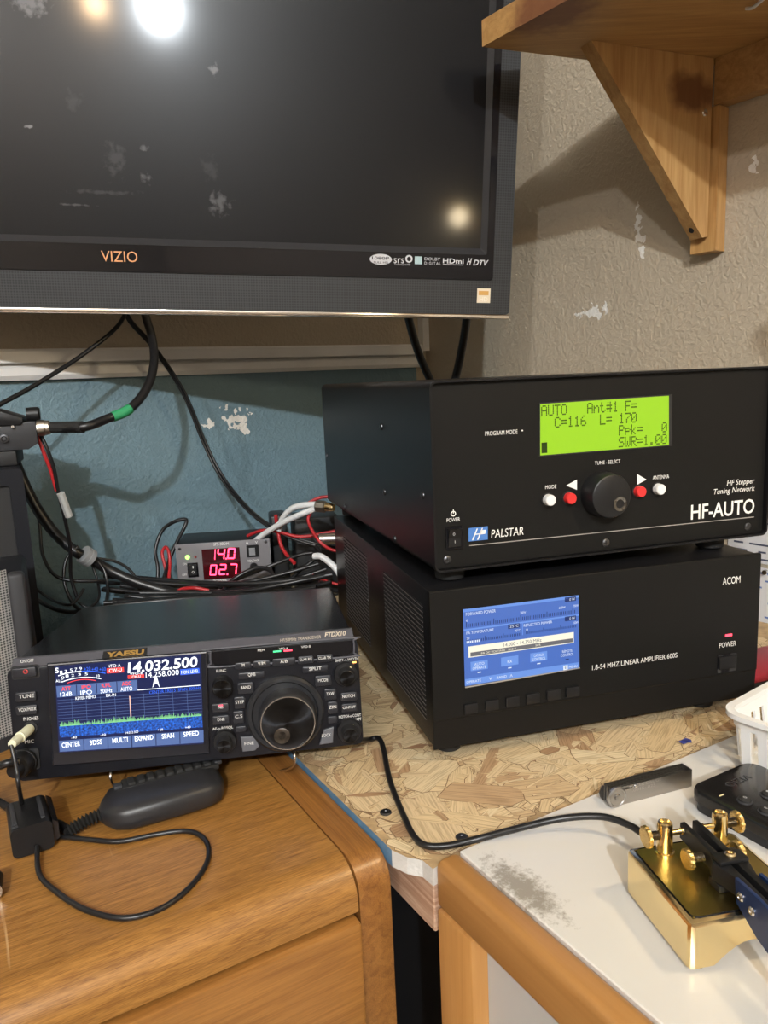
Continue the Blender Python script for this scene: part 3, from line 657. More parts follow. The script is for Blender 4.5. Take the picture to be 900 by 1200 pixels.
W1 = emis('amp_white', (.80, .88, 1.0), .9); W2 = emis('amp_pale_blue', (.34, .50, .95), .8); DKB = emis('amp_dark_blue', (.02, .05, .25), .5); CRM = emis('amp_cream', (1, .95, .78), .9); GRYE = emis('amp_grey', (.25, .25, .28), .5); LB = emis('amp_light_band', (.16, .32, .80), .9)
u0, v1 = P.uv(542.4, 714); u1, _ = P.uv(677.6, 701); _, v0 = P.uv(544.7, 804); SWd, SHt = u1-u0, v1-v0
def sr(name, a, b_, c, d, m, h=.0008): return P.rectuv(name, u0+a*SWd, u0+b_*SWd, v1-d*SHt, v1-c*SHt, .0001, m, sc, h)
def stx(t, a, b_, c, d, m, h=.0011, **k): return P.textuv(t, u0+a*SWd, u0+b_*SWd, v1-d*SHt, v1-c*SHt, m, sc, h, **k)
sr('screen_band', .0, 1, 0, .035, LB); sr('screen_band', 0, 1, .255, .275, LB); sr('screen_band', 0, 1, .905, .99, LB); sr('screen_divider', .497, .503, .27, .43, LB)
sr('value_box', .875, .975, .01, .07, DKB); sr('value_box', .375, .475, .265, .325, DKB); sr('value_box', .875, .975, .265, .325, DKB)
stx('0 W', .915, .965, .025, .06, W1); stx('25°C', .39, .465, .28, .312, W1); stx('0 W', .915, .965, .278, .312, W1)
stx('FORWARD POWER', .02, .27, .045, .085, W1); stx('PA TEMPERATURE', .02, .25, .29, .325, W1); stx('REFLECTED POWER', .51, .76, .29, .325, W1)
for tt, a, b_, c in (('0', .02, .035, .13), ('300W', .48, .53, .12), ('600W', .82, .88, .12), ('700W', .95, .995, .12), ('20', .02, .045, .36), ('90°C', .43, .48, .345), ('0', .53, .545, .35), ('150W', .95, .995, .345)): stx(tt, a, b_, c, c+.03, W1)
def ticks(a, b_, n, c, d, big=0):
    bm = NB()
    for k in range(n):
        x = a+(b_-a)*k/(n-1); hh = d+(.025 if big and k % big == 0 else 0)
        pts = [(u0+x*SWd, v1-c*SHt), (u0+(x+.006)*SWd, v1-c*SHt), (u0+(x+.006)*SWd, v1-(c-hh)*SHt), (u0+x*SWd, v1-(c-hh)*SHt)]
        bm.faces.new([bm.verts.new(P.p(*q, .0009)) for q in pts])
    obj('scale_ticks', bm, DKB, sc)
ticks(.02, .96, 58, .235, .045, 14); ticks(.02, .47, 30, .435, .035, 10); ticks(.53, .97, 30, .425, .03, 10)
bm = NB()
for k in range(8):
    x = .02+k*.0145; bm.faces.new([bm.verts.new(P.p(u0+xx*SWd, v1-yy*SHt, .0011)) for xx, yy in ((x, .44), (x+.009, .44), (x+.009, .41), (x, .41))])
obj('temperature_bar', bm, W1, sc)
sr('frequency_band', .035, .955, .485, .63, CRM); sr('status_band', .05, .945, .565, .618, GRYE, h=.0010)
stx('14.000 - 14.350 MHz', .335, .665, .505, .55, GRYE); stx('PA DC VOLTAGE   50.0 V', .14, .44, .58, .605, CRM, h=.0013); stx('SWR', .61, .655, .575, .602, CRM, h=.0013)
for tt, tb_, a, b_ in (('AUTO', 'OPERATE', .05, .195), ('RX', '', .31, .46), ('CAT/AUX', 'CONTROL', .565, .715), ('REMOTE', 'CONTROL', .82, .97)):
    sr('soft_button', a, b_, .69, .81, LB if a < .8 else BLUEB); 
    if tb_: stx(tt, a+.03, b_-.03, .71, .745, W1); stx(tb_, a+.015, b_-.015, .76, .795, W1)
    else: stx(tt, a+.055, b_-.055, .735, .775, W1)
    sr('soft_button_mark', (a+b_)/2-.015, (a+b_)/2+.015, .835, .848, W1 if a < .8 else DKB)
stx('OPERATE', .01, .135, .93, .962, W1); stx('BAND', .27, .355, .93, .962, W1); stx('E', .872, .888, .935, .965, DKB); sr('menu_icon', .86, .90, .92, .98, W1, h=.0009); stx('MENU', .91, .985, .935, .965, W1)
for a, s_ in ((.215, 1), (.395, -1)):
    bm = NB(); yc = .945
    for q in (((a-.012, yc-.02*s_), (a, yc+.02*s_), (a, yc+.006*s_), (a-.009, yc-.02*s_)), ((a+.012, yc-.02*s_), (a, yc+.02*s_), (a, yc+.006*s_), (a+.009, yc-.02*s_))):
        bm.faces.new([bm.verts.new(P.p(u0+x*SWd, v1-y*SHt, .0011)) for x, y in q])
    obj('arrow_mark', bm, W1, sc)
P.poly('display_lip', [(544.7, 804.6), (678.9, 781.6), (679, 783), (545, 806)], .0008, mat('grey_lip', (.3, .28, .25), .4), h=.0001)
for x, y in ((551.3, 829.7), (575.8, 825.8), (600, 821.7), (623.8, 817.8), (648, 813.7), (670.3, 810)):
    P.rect('function_button', x-7.8, y-5.8, x+7.8, y+5.8, .0022, BLACK, h=.0001, r=.0008, bev=.0005)
P.text('1.8-54 MHZ LINEAR AMPLIFIER 600S', 694, 793.5, 775, 5.6, PRINT)
lg = P.text('ACOM', 847, 867.5, 680, 8.2, PRINT, name='logo_lettering')
P.rect('power_light', 850, 743, 857.5, 745.6, .0005, emis('red_led', (1, .06, .10), 3), h=.0001); P.text('POWER', 843, 862.5, 755, 5.8, PRINT)
sw = P.rect('power_switch', 840.5, 766, 862.5, 787, .0006, GLOSS, h=.0001, r=.001); P.rect('rocker', 842, 769, 861, 783, .002, BLACK, par=sw, h=.0008, r=.0008, bev=.0006)

# ------------------------------------------------------------------ antenna tuner (upper black box)
hf = thing('antenna_tuner', 'black antenna tuner with green backlit display, upper of the stacked boxes', 'antenna tuner', (.0372, .5907, ZC-.1527), rot(R(15.81)))
HWd, HH, HD = .318, .1499, .4009
P = Plane(hf)
out_ = rrect(0, HWd, 0, HH, .006, 5); inn_ = rrect(.0016, HWd-.0016, .0016, HH-.0016, .0046, 5)
bm = NB(); ringprism(bm, out_, inn_, P.p, -HD, .0045); obj('cover', bm, POWDER, hf, smooth=.6)
bm = NB(); prism(bm, rrect(.002, HWd-.002, .002, HH-.002, .004, 4), P.p, -.004, 0); obj('front_panel', bm, PANEL, hf)
bm = NB(); prism(bm, rrect(.002, HWd-.002, .002, HH-.002, .004, 4), P.p, -HD+.002, -HD+.005); obj('rear_panel', bm, PANEL, hf)
for fx, fy in ((.022, .022), (HWd-.04, .022), (.022, HD-.04), (HWd-.04, HD-.04)):
    bm = NB(); lathe(bm, [(.0105, -.0120), (.012, -.011), (.013, -.0), (.013, .0005)], (fx, fy, 0), (0, 0, 1), 20); obj('foot', bm, RUBBER, hf, smooth=.6)
LCD = emis('lcd_green', (.40, .76, .025), .82); LCDK = emis('lcd_dark', (.045, .11, .006), .35)
P.poly('display_bezel', [(631.5, 472.2), (787, 462), (787, 522.5), (631.5, 535.3)], .0006, BLACKM, h=.0001)
lc = P.poly('display', [(633, 473.6), (783.5, 463.7), (783.5, 521.5), (633, 533.6)], .0004, LCD, h=.0005)
GL = {'A': (14,17,17,31,17,17,17), 'U': (17,17,17,17,17,17,14), 'T': (31,4,4,4,4,4,4), 'O': (14,17,17,17,17,17,14), 'n': (0,0,22,25,17,17,17), 't': (8,8,28,8,8,9,6), '#': (10,10,31,10,31,10,10), '1': (4,12,4,4,4,4,14), 'F': (31,16,16,30,16,16,16), '=': (0,0,31,0,31,0,0), 'C': (14,17,16,16,16,17,14), '6': (6,8,16,30,17,17,14), 'L': (16,16,16,16,16,16,31), '7': (31,1,2,4,8,8,8), '0': (14,17,19,21,25,17,14), 'P': (30,17,17,30,16,16,16), 'p': (0,0,30,17,30,16,16), 'k': (16,16,18,20,24,20,18), 'S': (15,16,16,14,1,1,30), 'W': (17,17,17,21,21,21,10), 'R': (30,17,17,30,20,18,17), '.': (0,0,0,0,0,12,12), '|': (31,31,31,31,31,31,31)}
a0 = P.uv(633, 473.6, .0005); a1 = P.uv(783.5, 463.7, .0005); a2 = P.uv(633, 533.6, .0005); cw_ = (a1[0]-a0[0])/20.2; ch_ = (a0[1]-a2[1])/4.15
for row, line in enumerate(('AUTO   Ant#1 F=', '  C=116  L= 170', '            Ppk=   0', '            SWR=1.00')):
    bm = NB()
    for c, chh in enumerate(line):
        if chh == ' ': continue
        for r_, bits in enumerate(GL[chh]):
            for k in range(5):
                if bits >> (4-k) & 1:
                    x = a0[0]+cw_*(c+.1+k*.18); y = a0[1]-ch_*(row+.12+r_*.125); dx, dy = cw_*.155, ch_*.108
                    bm.faces.new([bm.verts.new(P.p(*q, .0011)) for q in ((x, y-dy), (x+dx, y-dy), (x+dx, y), (x, y))])
    obj('display_text', bm, LCDK, lc)
P.rectuv('display_cursor', a0[0]+cw_*.1, a0[0]+cw_*.95, a0[1]-ch_*3.98, a0[1]-ch_*3.12, .0001, LCDK, lc, h=.0011)
P.text('PROGRAM MODE', 568.5, 606.5, 507, 5.0, PRINT); P.lathe('indicator', 612, 504.5, [(.0007, 0), (.0007, .0002)], PRINT, seg=8)
P.text('TUNE - SELECT', 697, 727, 541.5, 4.2, PRINT); P.text('MODE', 639, 652, 570.5, 4.4, PRINT); P.text('ANTENNA', 765, 784, 559, 4.4, PRINT)
for x, y, m_ in ((645.6, 586.5, CWHITE), (670, 584.5, REDP), (752, 576.5, REDP), (774.8, 573.7, CWHITE)):
    o = P.lathe('button', x, y, [(.0048, 0), (.0046, .006), (.0040, .0068), (.001, .0069)], m_, hp=.006, seg=20)
    P.lathe('collar', x, y, [(.0058, .0), (.0056, .0012), (.0046, .0012)], BLACKM, par=o, hp=.006, seg=20)
P.poly('arrow_mark', [(663.5, 569), (676, 562), (676, 574)], .0001, PRINT, h=.0001); P.poly('arrow_mark', [(746.5, 555.5), (757.5, 562), (746.5, 568)], .0001, PRINT, h=.0001)
k_ = P.lathe('tuning_knob', 713.5, 581, [(.0190, 0), (.0192, .003), (.0186, .014), (.0176, .0165), (.0165, .0172), (.001, .0172)], BLACK, hp=.012, seg=40)
uu, vv = P.uv(726.5, 590.5, .017); bm = NB(); lathe(bm, [(.0062, .0171), (.0062, .0178), (.0054, .0178), (.0046, .0173), (.002, .0170), (.0005, .0170)], P.p(uu, vv, 0), P.N, 20); obj('finger_dimple', bm, mat('dimple_gloss', (.22, .21, .20), .15, 1), k_, smooth=.6)
P.text('HF Stepper', 852, 884.5, 564.5, 6.2, PRINT, shear=.2); P.text('Tuning Network', 836.5, 884.5, 574, 6.2, PRINT, shear=.2)
P.text('HF-AUTO', 810, 884, 596.5, 16.5, PRINT, bold=.012)
P.poly('underline', [(550, 639), (883.6, 605.3), (883.6, 606.2), (550, 639.9)], .0001, mat('dim_print', (.35, .33, .3), .5), h=.0001)
P.text('PALSTAR', 575.5, 613.5, 623.8, 9.5, PRINT, shear=.12)
lg = P.poly('maker_logo', [(549, 619), (571.5, 616.6), (571.5, 632.2), (549, 634.6)], .0002, mat('blue_logo', (.06, .18, .50), .4), h=.0001)
P.poly('logo_mark', [(553, 633.2), (558.5, 619.5), (560, 619.3), (554.6, 633)], .0001, PRINT, lg, h=.0004); P.poly('logo_mark', [(559, 632.7), (564.5, 618.8), (566, 618.6), (560.6, 632.5)], .0001, PRINT, lg, h=.0004)
P.poly('logo_mark', [(556, 627), (563, 626), (563.5, 624.8), (556.5, 625.7)], .0001, PRINT, lg, h=.0004); P.poly('logo_mark', [(563, 621.5), (569.5, 620.8), (568.5, 625.6), (562, 626.4)], .0001, PRINT, lg, h=.0004)
P.text('POWER', 523.5, 539, 609, 4.4, PRINT)
uu, vv = P.uv(531.2, 602); bm = NB(); ringprism(bm, [(uu+.0022*math.cos(k*math.pi/8), vv+.0022*math.sin(k*math.pi/8)) for k in range(16)], [(uu+.0015*math.cos(k*math.pi/8), vv+.0015*math.sin(k*math.pi/8)) for k in range(16)], P.p, .0001, .0002); obj('power_symbol', bm, PRINT, hf); P.rectuv('power_symbol', uu-.0003, uu+.0003, vv+.0002, vv+.0034, .0001, PRINT, h=.0003)
sw = P.rect('power_switch', 522, 616.5, 542, 643.5, .0012, GLOSS, h=.0001, r=.0008); uu0, uu1, vv0, vv1 = P.ext(525, 619.5, 539.5, 640.5, .001)
bm = NB(); prism(bm, [(vv0, .0013), (vv0, .0022), ((vv0+vv1)/2, .0026), (vv1, .0058), (vv1, .0013)], lambda a, b_, h: P.p(h, a, b_), uu0, uu1); obj('rocker', bm, BLACK, sw)
P.text('O', 530.8, 533.4, 626, 3.2, PG, h=.0052, par=sw); P.rectuv('switch_mark', (uu0+uu1)/2-.0002, (uu0+uu1)/2+.0002, vv0+.003, vv0+.0052, .0001, PG, sw, h=.0026)
def crosshead(P, x, y, r, m, T_):
    o = P.lathe('screw', x, y, [(r, 0), (r*.95, r*.25), (r*.6, r*.45), (r*.12, r*.5)], m, seg=14)
    u, v = P.uv(x, y, r*.4)
    P.rectuv('screw_slot', u-r*.5, u+r*.5, v-r*.1, v+r*.1, r*.12, BLACKM, o, h=r*.45); P.rectuv('screw_slot', u-r*.1, u+r*.1, v-r*.5, v+r*.5, r*.12, BLACKM, o, h=r*.45)
for x, y in ((524, 656), (709.8, 636), (876, 617)): crosshead(P, x, y, .0036, SCREWD, hf)
PS = Plane(hf, O=(0, 0, 0), U=(0, -1, 0), W=(0, 0, 1), N=(-1, 0, 0))
for x, y in ((447, 500), (450.6, 576.6), (495.6, 580.5), (462.6, 631.5), (383, 534), (404, 594)): crosshead(PS, x, y, .0033, SCREWD, hf)

# ------------------------------------------------------------------ transceiver
ft = thing('radio_transceiver', 'black amateur radio transceiver with glowing spectrum display and large tuning dial', 'radio', (-.288, .540, ZC-.2897), rot(.1416, -R(5.5)))
FW, PHt, FTOP, FD = .2662, .0878, .0929, .2152
P = Plane(ft)
CASE = mat('transceiver_case', (.009, .010, .013), .20, spec=.5, bump=.05, bscale=2500)
FRONT = mat('transceiver_front', (.010, .0105, .014), .36, spec=.25, bump=.06, bscale=2500)
GREYS = mat('transceiver_grey_edge', (.085, .085, .10), .38)
bm = NB(); prism(bm, rrect(.004, FW-.004, .003, FTOP-.0002, .003, 3), P.p, -FD, -.0102); obj('case', bm, CASE, ft, smooth=.5)
bm = NB(); prism(bm, rrect(0, FW, 0, PHt, .006, 5), P.p, -.018, 0, .0012); obj('front_panel', bm, FRONT, ft, smooth=.5)
bm = NB(); prism(bm, [(.0003, PHt-.0008), (.0100, FTOP), (.0140, FTOP), (.0140, PHt-.0008)], lambda a, b_, h: (h, a, b_), .003, FW-.003); obj('top_edge_strip', bm, GREYS, ft)
CH = Plane(ft, O=(0, .0003, PHt-.0008), U=(1, 0, 0), W=(0, .0097, .0059), N=(0, -.0059, .0097))
bd_ = CH.rect('maker_badge', 121, 761.5, 172, 769.5, .0003, BLACKM, h=.0001); CH.text('YAESU', 125, 168.5, 765.5, 5.2, emis('amber_print', (.75, .42, .10), .5), par=bd_, h=.0006, bold=.05)
CH.text('HF/50MHz TRANSCEIVER', 328, 376, 748.3, 3.6, mat('tan_print', (.62, .55, .45), .5), shear=.2, h=.0003); CH.text('FTDX10', 380, 405.5, 743, 5.2, mat('tan_print', (.6, .5, .4)), shear=.3, bold=.03, h=.0003)
for fx, fy, hz in ((.03, FD-.03, .0060), (FW-.03, FD-.03, .0030)):
    bm = NB(); lathe(bm, [(.007, -hz+.0035), (.008, .003)], (fx, fy, 0), (0, 0, 1), 16); obj('foot', bm, RUBBER, ft, smooth=.6)
for px_, py_, sgn in ((128, 899, 1), (344.5, 879, -1)):
    uu, vv = P.uv(px_, py_, .002); zl = -.0250
    bm = NB(); tube(bm, [(uu, .012, .004), (uu, .000, -.002), (uu, .000, -.007), (uu+.0015*sgn, .004, -.013), (uu+.006*sgn, .013, -.019), (uu+.012*sgn, .026, zl)], .0012, 8, 4); obj('tilt_leg', bm, SILVER, ft, smooth=1)
# screen
fr = [(56, 777), (243, 762), (246, 882), (63, 896.5)]
P.poly('screen_surround', fr, .0035, mat('screen_surround', (.012, .013, .018), .16), h=.0001, bev=.0012)
SCB = emis('radio_screen_dark', (.010, .020, .11), .7)
cs = [(64, 780.6), (235.4, 766.2), (238.3, 871.4), (69.3, 881.8)]
sc = P.poly('display', cs, .0005, SCB, h=.0036); H = .0041
EW = emis('screen_white', (.92, .96, 1), 1.5); ER = emis('screen_red', (1, .06, .05), 1.3); EB = emis('screen_blue', (.04, .14, .85), 1.3); EG = emis('screen_green', (.28, .75, .30), 1.0); EGY = emis('screen_grey', (.10, .17, .40), 1.0); ELN = emis('screen_gridline', (.13, .20, .42), .8)
c_ = lambda x, y: (x/3.4615, 740+y/3.4615)
def ftx(t, x0, x1, y, h, m, hh=.0006, **k): return P.text(t, x0/3.4615, x1/3.4615, 740+y/3.4615, h/3.4615, m, par=sc, h=H+hh, **k)
def fpoly(name, pts, m, hh=.0003): return P.poly(name, [c_(*q) for q in pts], .0001, m, par=sc, h=H+hh)
def fstrip(name, pts, wd, m, hh=.0004):
    bm = NB(); q = [P.uv(*c_(*a), H+hh) for a in pts]; k = wd/3.4615*P.scale(150, 820)
    for (a, b_) in zip(q, q[1:]):
        d = V((b_[0]-a[0], b_[1]-a[1])); 
        if d.length < 1e-7: continue
        n = V((-d.y, d.x)).normalized()*k/2
        bm.faces.new([bm.verts.new(P.p(x, y, H+hh)) for x, y in ((a[0]+n.x, a[1]+n.y), (b_[0]+n.x, b_[1]+n.y), (b_[0]-n.x, b_[1]-n.y), (a[0]-n.x, a[1]-n.y))])
    bmesh.ops.recalc_face_normals(bm, faces=bm.faces)
    for f in bm.faces:
        f.normal_update()
        if f.normal.dot(P.N) < 0: f.normal_flip()
    me = bpy.data.meshes.new(name); bm.to_mesh(me); bm.free(); return link(name, me, m, sc)
ftx('14.032.500', 515, 802, 135, 40, EW, shear=.12, bold=.022); ftx('14.258.000', 590, 726, 171, 22, EW, shear=.05)
ftx('VFO-A', 438, 490, 139, 13, EW); fpoly('mode_box', [(433, 150), (502, 145), (503, 165), (434, 170)], ER); ftx('CW-U', 442, 494, 157, 14, EW)
ftx('VFO-B', 526, 580, 170, 11, EW); fpoly('mode_box', [(518, 178), (584, 173), (585, 187), (519, 192)], ER); ftx('CW-U', 535, 570, 183, 10, EW)
fpoly('level_box', [(731, 154), (808, 148), (810, 170), (732, 177)], EB); ftx('MONI LEVEL', 735, 806, 163, 13, EW)
ftx('S', 224, 238, 158, 20, EW, bold=.03)
for tt, x, y in (('1', 248, 166), ('3', 267, 162), ('5', 289, 157), ('7', 308, 154), ('9', 327, 151)): ftx(tt, x-5, x+5, y, 13, EW)
for tt, x, y in (('+20', 354, 152), ('+40', 385, 153), ('+60', 416, 153)): ftx(tt, x-13, x+13, y, 15, EB)
arc = lambda x0, y0, x1, y1, sag: [(x0+(x1-x0)*k/12, y0+(y1-y0)*k/12-sag*4*(k/12)*(1-k/12)) for k in range(13)]
fstrip('meter_arc', arc(236, 180, 330, 162, 4), 4, EW); fstrip('meter_arc', arc(330, 162, 428, 170, 4), 4, EB)
fstrip('meter_arc', arc(250, 205, 410, 192, 12), 3.5, EW); fstrip('meter_arc', arc(272, 210, 390, 200, 10), 3, ER)
for tt, x, y in (('0', 255, 187), ('1', 272, 180), ('2', 295, 178), ('3', 322, 174), ('5', 350, 172), ('10', 398, 180)): ftx(tt, x-6, x+6, y, 11, EW)
ftx('ALC', 226, 256, 200, 11, EW)
fpoly('status_panel', [(228, 222), (556, 196), (558, 240), (232, 268)], EGY)
for a, b_, x in (('ATT', '12dB', 268), ('IPO', 'IPO', 350), ('R.FIL', '500Hz', 431), ('AGC', 'AUTO', 513)):
    y = 232-(x-268)*.085; ftx(a, x-19, x+19, y, 15, ER, bold=.02); ftx(b_, x-24, x+24, y+22, 17, EW)
for x in (308, 390, 472): fpoly('panel_divider', [(x, 216-(x-308)*.08), (x+3, 216-(x-308)*.08), (x+5, 258-(x-308)*.085), (x+2, 258-(x-308)*.085)], SCB, .0005)
ftx('KEYER MEMO', 306, 388, 268, 12, EW); ftx('BK-IN', 430, 470, 258, 12, EW)
fstrip('passband_mark', [(557, 238), (812, 218)], 3, EW); fpoly('passband_mark', [(618, 230), (624, 200), (629, 184), (636, 184), (641, 200), (648, 228), (638, 212), (628, 212)], EW)
ftx('CENTER FAST5  SPAN 200kHz', 605, 815, 238, 13, EB)
for k in range(9):
    y0 = 280+k*12.2; fstrip('grid_line', [(233+k*.7, y0), (817+k*.4, y0-42+k*.2)], 1.6, ELN)
for k in range(9):
    x = 290+k*58.5; y0 = 276-(x-233)*.068; fstrip('grid_line', [(x, y0), (x+6, y0+112)], 1.6, ELN)
def waterm():
    m = bpy.data.materials.new('waterfall_blue'); m.use_nodes = True; N, L = nodes(m); b = N['Principled BSDF']
    tc = N.new('ShaderNodeTexCoord'); nz = N.new('ShaderNodeTexNoise'); nz.inputs['Scale'].default_value = 650; nz.inputs['Detail'].default_value = 3; L.new(tc.outputs['Object'], nz.inputs['Vector'])
    r = N.new('ShaderNodeValToRGB'); r.color_ramp.elements[0].position = .35; r.color_ramp.elements[0].color = (.0, .015, .12, 1); r.color_ramp.elements[1].position = .68; r.color_ramp.elements[1].color = (.01, .16, .75, 1); L.new(nz.outputs['Fac'], r.inputs['Fac'])
    b.inputs['Base Color'].default_value = (0, 0, .02, 1); L.new(r.outputs['Color'], b.inputs['Emission Color']); b.inputs['Emission Strength'].default_value = 1.2; return m
fpoly('waterfall', [(240, 386), (818, 342), (822, 388), (244, 430)], waterm(), .0003)
rn = random.Random(5); bm = NB()
for k in range(150):
    x = 243+k*3.83; yb = 386-(x-240)*.076; hh = rn.uniform(3, 12)+12*rn.random()**5+6*max(0, math.sin(k*.13))
    if 505 < x < 555: hh += 9*math.exp(-((x-530)/14)**2)
    bm.faces.new([bm.verts.new(P.p(*P.uv(*c_(*q), H+.0006), H+.0006)) for q in ((x, yb), (x+3.9, yb-.3), (x+2.6, yb-hh), (x+1.2, yb-hh))])
o = obj('spectrum_trace', bm, EG, sc); o['kind'] = 'stuff'
fstrip('signal_spike', [(526, 262), (531, 345)], 4, emis('spike', (1, .6, .45), 1.1), .0008)
for tt, x in (('-40', 300), ('-20', 418), ('14.032.500', 535), ('+20', 650), ('+40', 762)):
    ftx(tt, x-(26 if len(tt) > 4 else 11), x+(26 if len(tt) > 4 else 11), 430-(x-300)*.09, 9, EW, .0006)
fpoly('menu_bar', [(240, 444), (825, 400), (826, 450), (243, 488)], EGY)
for tt, x in (('CENTER', 288), ('3DSS', 389), ('MULTI', 487), ('EXPAND', 584), ('SPAN', 681), ('SPEED', 775)):
    w_ = 7.2*len(tt)*.95; ftx(tt, x-w_*.92, x+w_*.92, 458-(x-288)*.088, 19, EW, bold=.015)
for x in (340, 438, 535, 633, 730): fpoly('menu_divider', [(x-2, 437-(x-340)*.076), (x+1, 437-(x-340)*.076), (x+2, 483-(x-340)*.072), (x-1, 483-(x-340)*.072)], SCB, .0005)
# left column
def fbtn(name, x0, y0, x1, y1, label=None, m=BTN, tm=PRINT, th=.0022, lh=4.2, r=.0012, lw=None):
    o = P.rect(name, x0, y0, x1, y1, th, m, h=.0001, r=r, bev=.0006)
    if label:
        xm, ym = (x0+x1)/2, (y0+y1)/2; w_ = lw or (x1-x0)*.72
        P.text(label, xm-w_/2, xm+w_/2, ym, lh, tm, par=o, h=th+.0003)
    return o
P.text('ON/OFF', 24, 39.5, 774.5, 3.8, PRINT)
P.rect('button_recess', 13.5, 779.5, 46.5, 795.5, .0004, BLACKM, h=.0001, r=.002); o = fbtn('power_button', 16, 781.5, 44, 792.5, th=.0035)
u, v = P.uv(30, 787, .0036); bm = NB(); ringprism(bm, [(u+.0018*math.cos(k*math.pi/6), v+.0018*math.sin(k*math.pi/6)) for k in range(12)], [(u+.0012*math.cos(k*math.pi/6), v+.0012*math.sin(k*math.pi/6)) for k in range(12)], P.p, .0037, .0039); obj('power_symbol', bm, mat('dull_red_print', (.45, .04, .04), .5), o)
fbtn('front_button', 18.5, 810.5, 43.5, 821, 'TUNE'); fbtn('front_button', 19.5, 826, 44.5, 836.5, 'VOX/MOX', lw=21)
P.text('PHONES', 27.5, 45, 842, 4, PRINT); P.text('MIC', 29, 40, 869, 4, PRINT)
P.lathe('phone_jack', 36.5, 852.5, [(.0052, 0), (.0050, .0015), (.0036, .0016), (.003, .0006), (.001, .0006)], BLACKM)
P.rect('mic_socket', 15.5, 877, 47, 902, .0014, BLACKM, h=.0001, r=.002)
P.rect('card_slot', 76, 898.6, 114, 902, .0008, mat('slot_red', (.10, .03, .035), .4), h=.0001) if False else None
# indicator window
win = P.poly('indicator_window', [(248, 763), (412, 749.5), (413, 763), (407, 767.5), (252, 779.5), (249, 776)], .0012, GLOSS, h=.0001, bev=.0004)
bm = NB(); wpx = [(246.6, 763.5), (250, 760.2), (410, 747.3), (414.3, 750), (414.5, 765), (409, 769.5), (252, 781.6), (247.2, 777.5)]
tube(bm, [P.p(*P.uv(x, y), .0008) for x, y in wpx+[wpx[0]]], .0007, 6, 3); obj('window_rim', bm, GREYS, ft, smooth=1)
P.text('MEM', 302, 310, 762, 2.6, PRINT, par=win, h=.0016); P.text('VFO-A', 327, 337.5, 760, 2.6, PRINT, par=win, h=.0016); P.text('VFO-B', 353, 364, 757.8, 2.6, PRINT, par=win, h=.0016)
P.rect('green_light', 320, 762.4, 329.5, 764.2, .0003, emis('green_led', (.1, .9, .35), 1.5), par=win, h=.0014); P.rect('red_light', 332.5, 761.4, 342.5, 763.2, .0003, emis('red_led', (1, .06, .10), 3), par=win, h=.0014)
for x, y, w_, hh, tt in ((285, 779.5, 19, 7.5, 'M'), (306.5, 777.4, 20, 8, 'V/M'), (332.7, 775, 27, 8.5, 'A/B'), (358.3, 772.7, 18.5, 8.5, 'CLAR RX'), (380.5, 770.9, 18.5, 8.5, 'CLAR TX'), (295, 790.5, 31, 7, 'QMB'), (369.5, 783.5, 30, 7.2, 'SPLIT'),
                         (378.6, 797, 19, 12, 'MODE'), (288, 805.6, 19, 13, 'BAND'), (387, 813, 14, 13, 'TXW'), (389.8, 828.5, 11.5, 14, 'ZIN'), (281, 822.7, 13, 13.5, 'STEP'), (279.8, 839.5, 12.5, 14, 'C.S'), (282.5, 853.5, 13, 6.5, None), (389.4, 842.5, 11, 8, None),
                         (408.5, 815.7, 19, 10, 'NOTCH'), (409.2, 828.8, 18.5, 10, 'CONT/APF'), (258.5, 828.6, 20, 9.5, 'NB'), (259.2, 843, 20, 10, 'DNR')):
    fbtn('front_button', x-w_/2, y-hh/2, x+w_/2, y+hh/2, tt, lh=3.6 if tt and len(tt) < 6 else 3.0, lw=(min(w_*.8, 2.9*len(tt)) if tt else None))
GB = mat('grey_button', (.11, .115, .13), .4)
o = P.poly('front_button', [(282, 863), (298.5, 862), (304, 873), (299, 878.5), (284.5, 880)], .0022, GB, h=.0001, bev=.0005); P.text('FINE', 286.5, 297.5, 871, 3.6, PRINT, par=o, h=.0026)
o = P.poly('front_button', [(379.5, 854.5), (391, 851), (390, 869.5), (374, 872)], .0022, GB, h=.0001, bev=.0005); P.text('LOCK', 377, 388, 861.5, 3.6, PRINT, par=o, h=.0026)
for tt, x0, x1, y in (('FUNC', 253.5, 265, 786), ('AF-◎-RF/SQL', 249, 273, 853.2), ('SHIFT-◎-WIDTH', 393, 420, 773), ('NOTCH-◎-CONT', 397, 423, 839), ('/APF', 416.5, 423.5, 842.6)): P.text(tt.replace('◎', 'o'), x0, x1, y, 3.2, PRINT)
P.rect('amber_light', 413, 775.2, 417.5, 777, .0003, emis('amber_led', (1, .45, .12), 3), h=.0001); P.rect('red_light', 256.5, 826, 261, 827.4, .0002, emis('red_led', (1, .06, .10), 3), h=.0026)
def spun():
    m = bpy.data.materials.new('spun_black_metal'); m.use_nodes = True; N, L = nodes(m); b = N['Principled BSDF']
    b.inputs['Base Color'].default_value = (.045, .047, .052, 1); b.inputs['Metallic'].default_value = 1; b.inputs['Roughness'].default_value = .22; b.inputs['Anisotropic'].default_value = .95
    tg = N.new('ShaderNodeTangent'); tg.direction_type = 'RADIAL'; tg.axis = 'Z'; L.new(tg.outputs[0], b.inputs['Tangent']); return m
SPUN = spun()
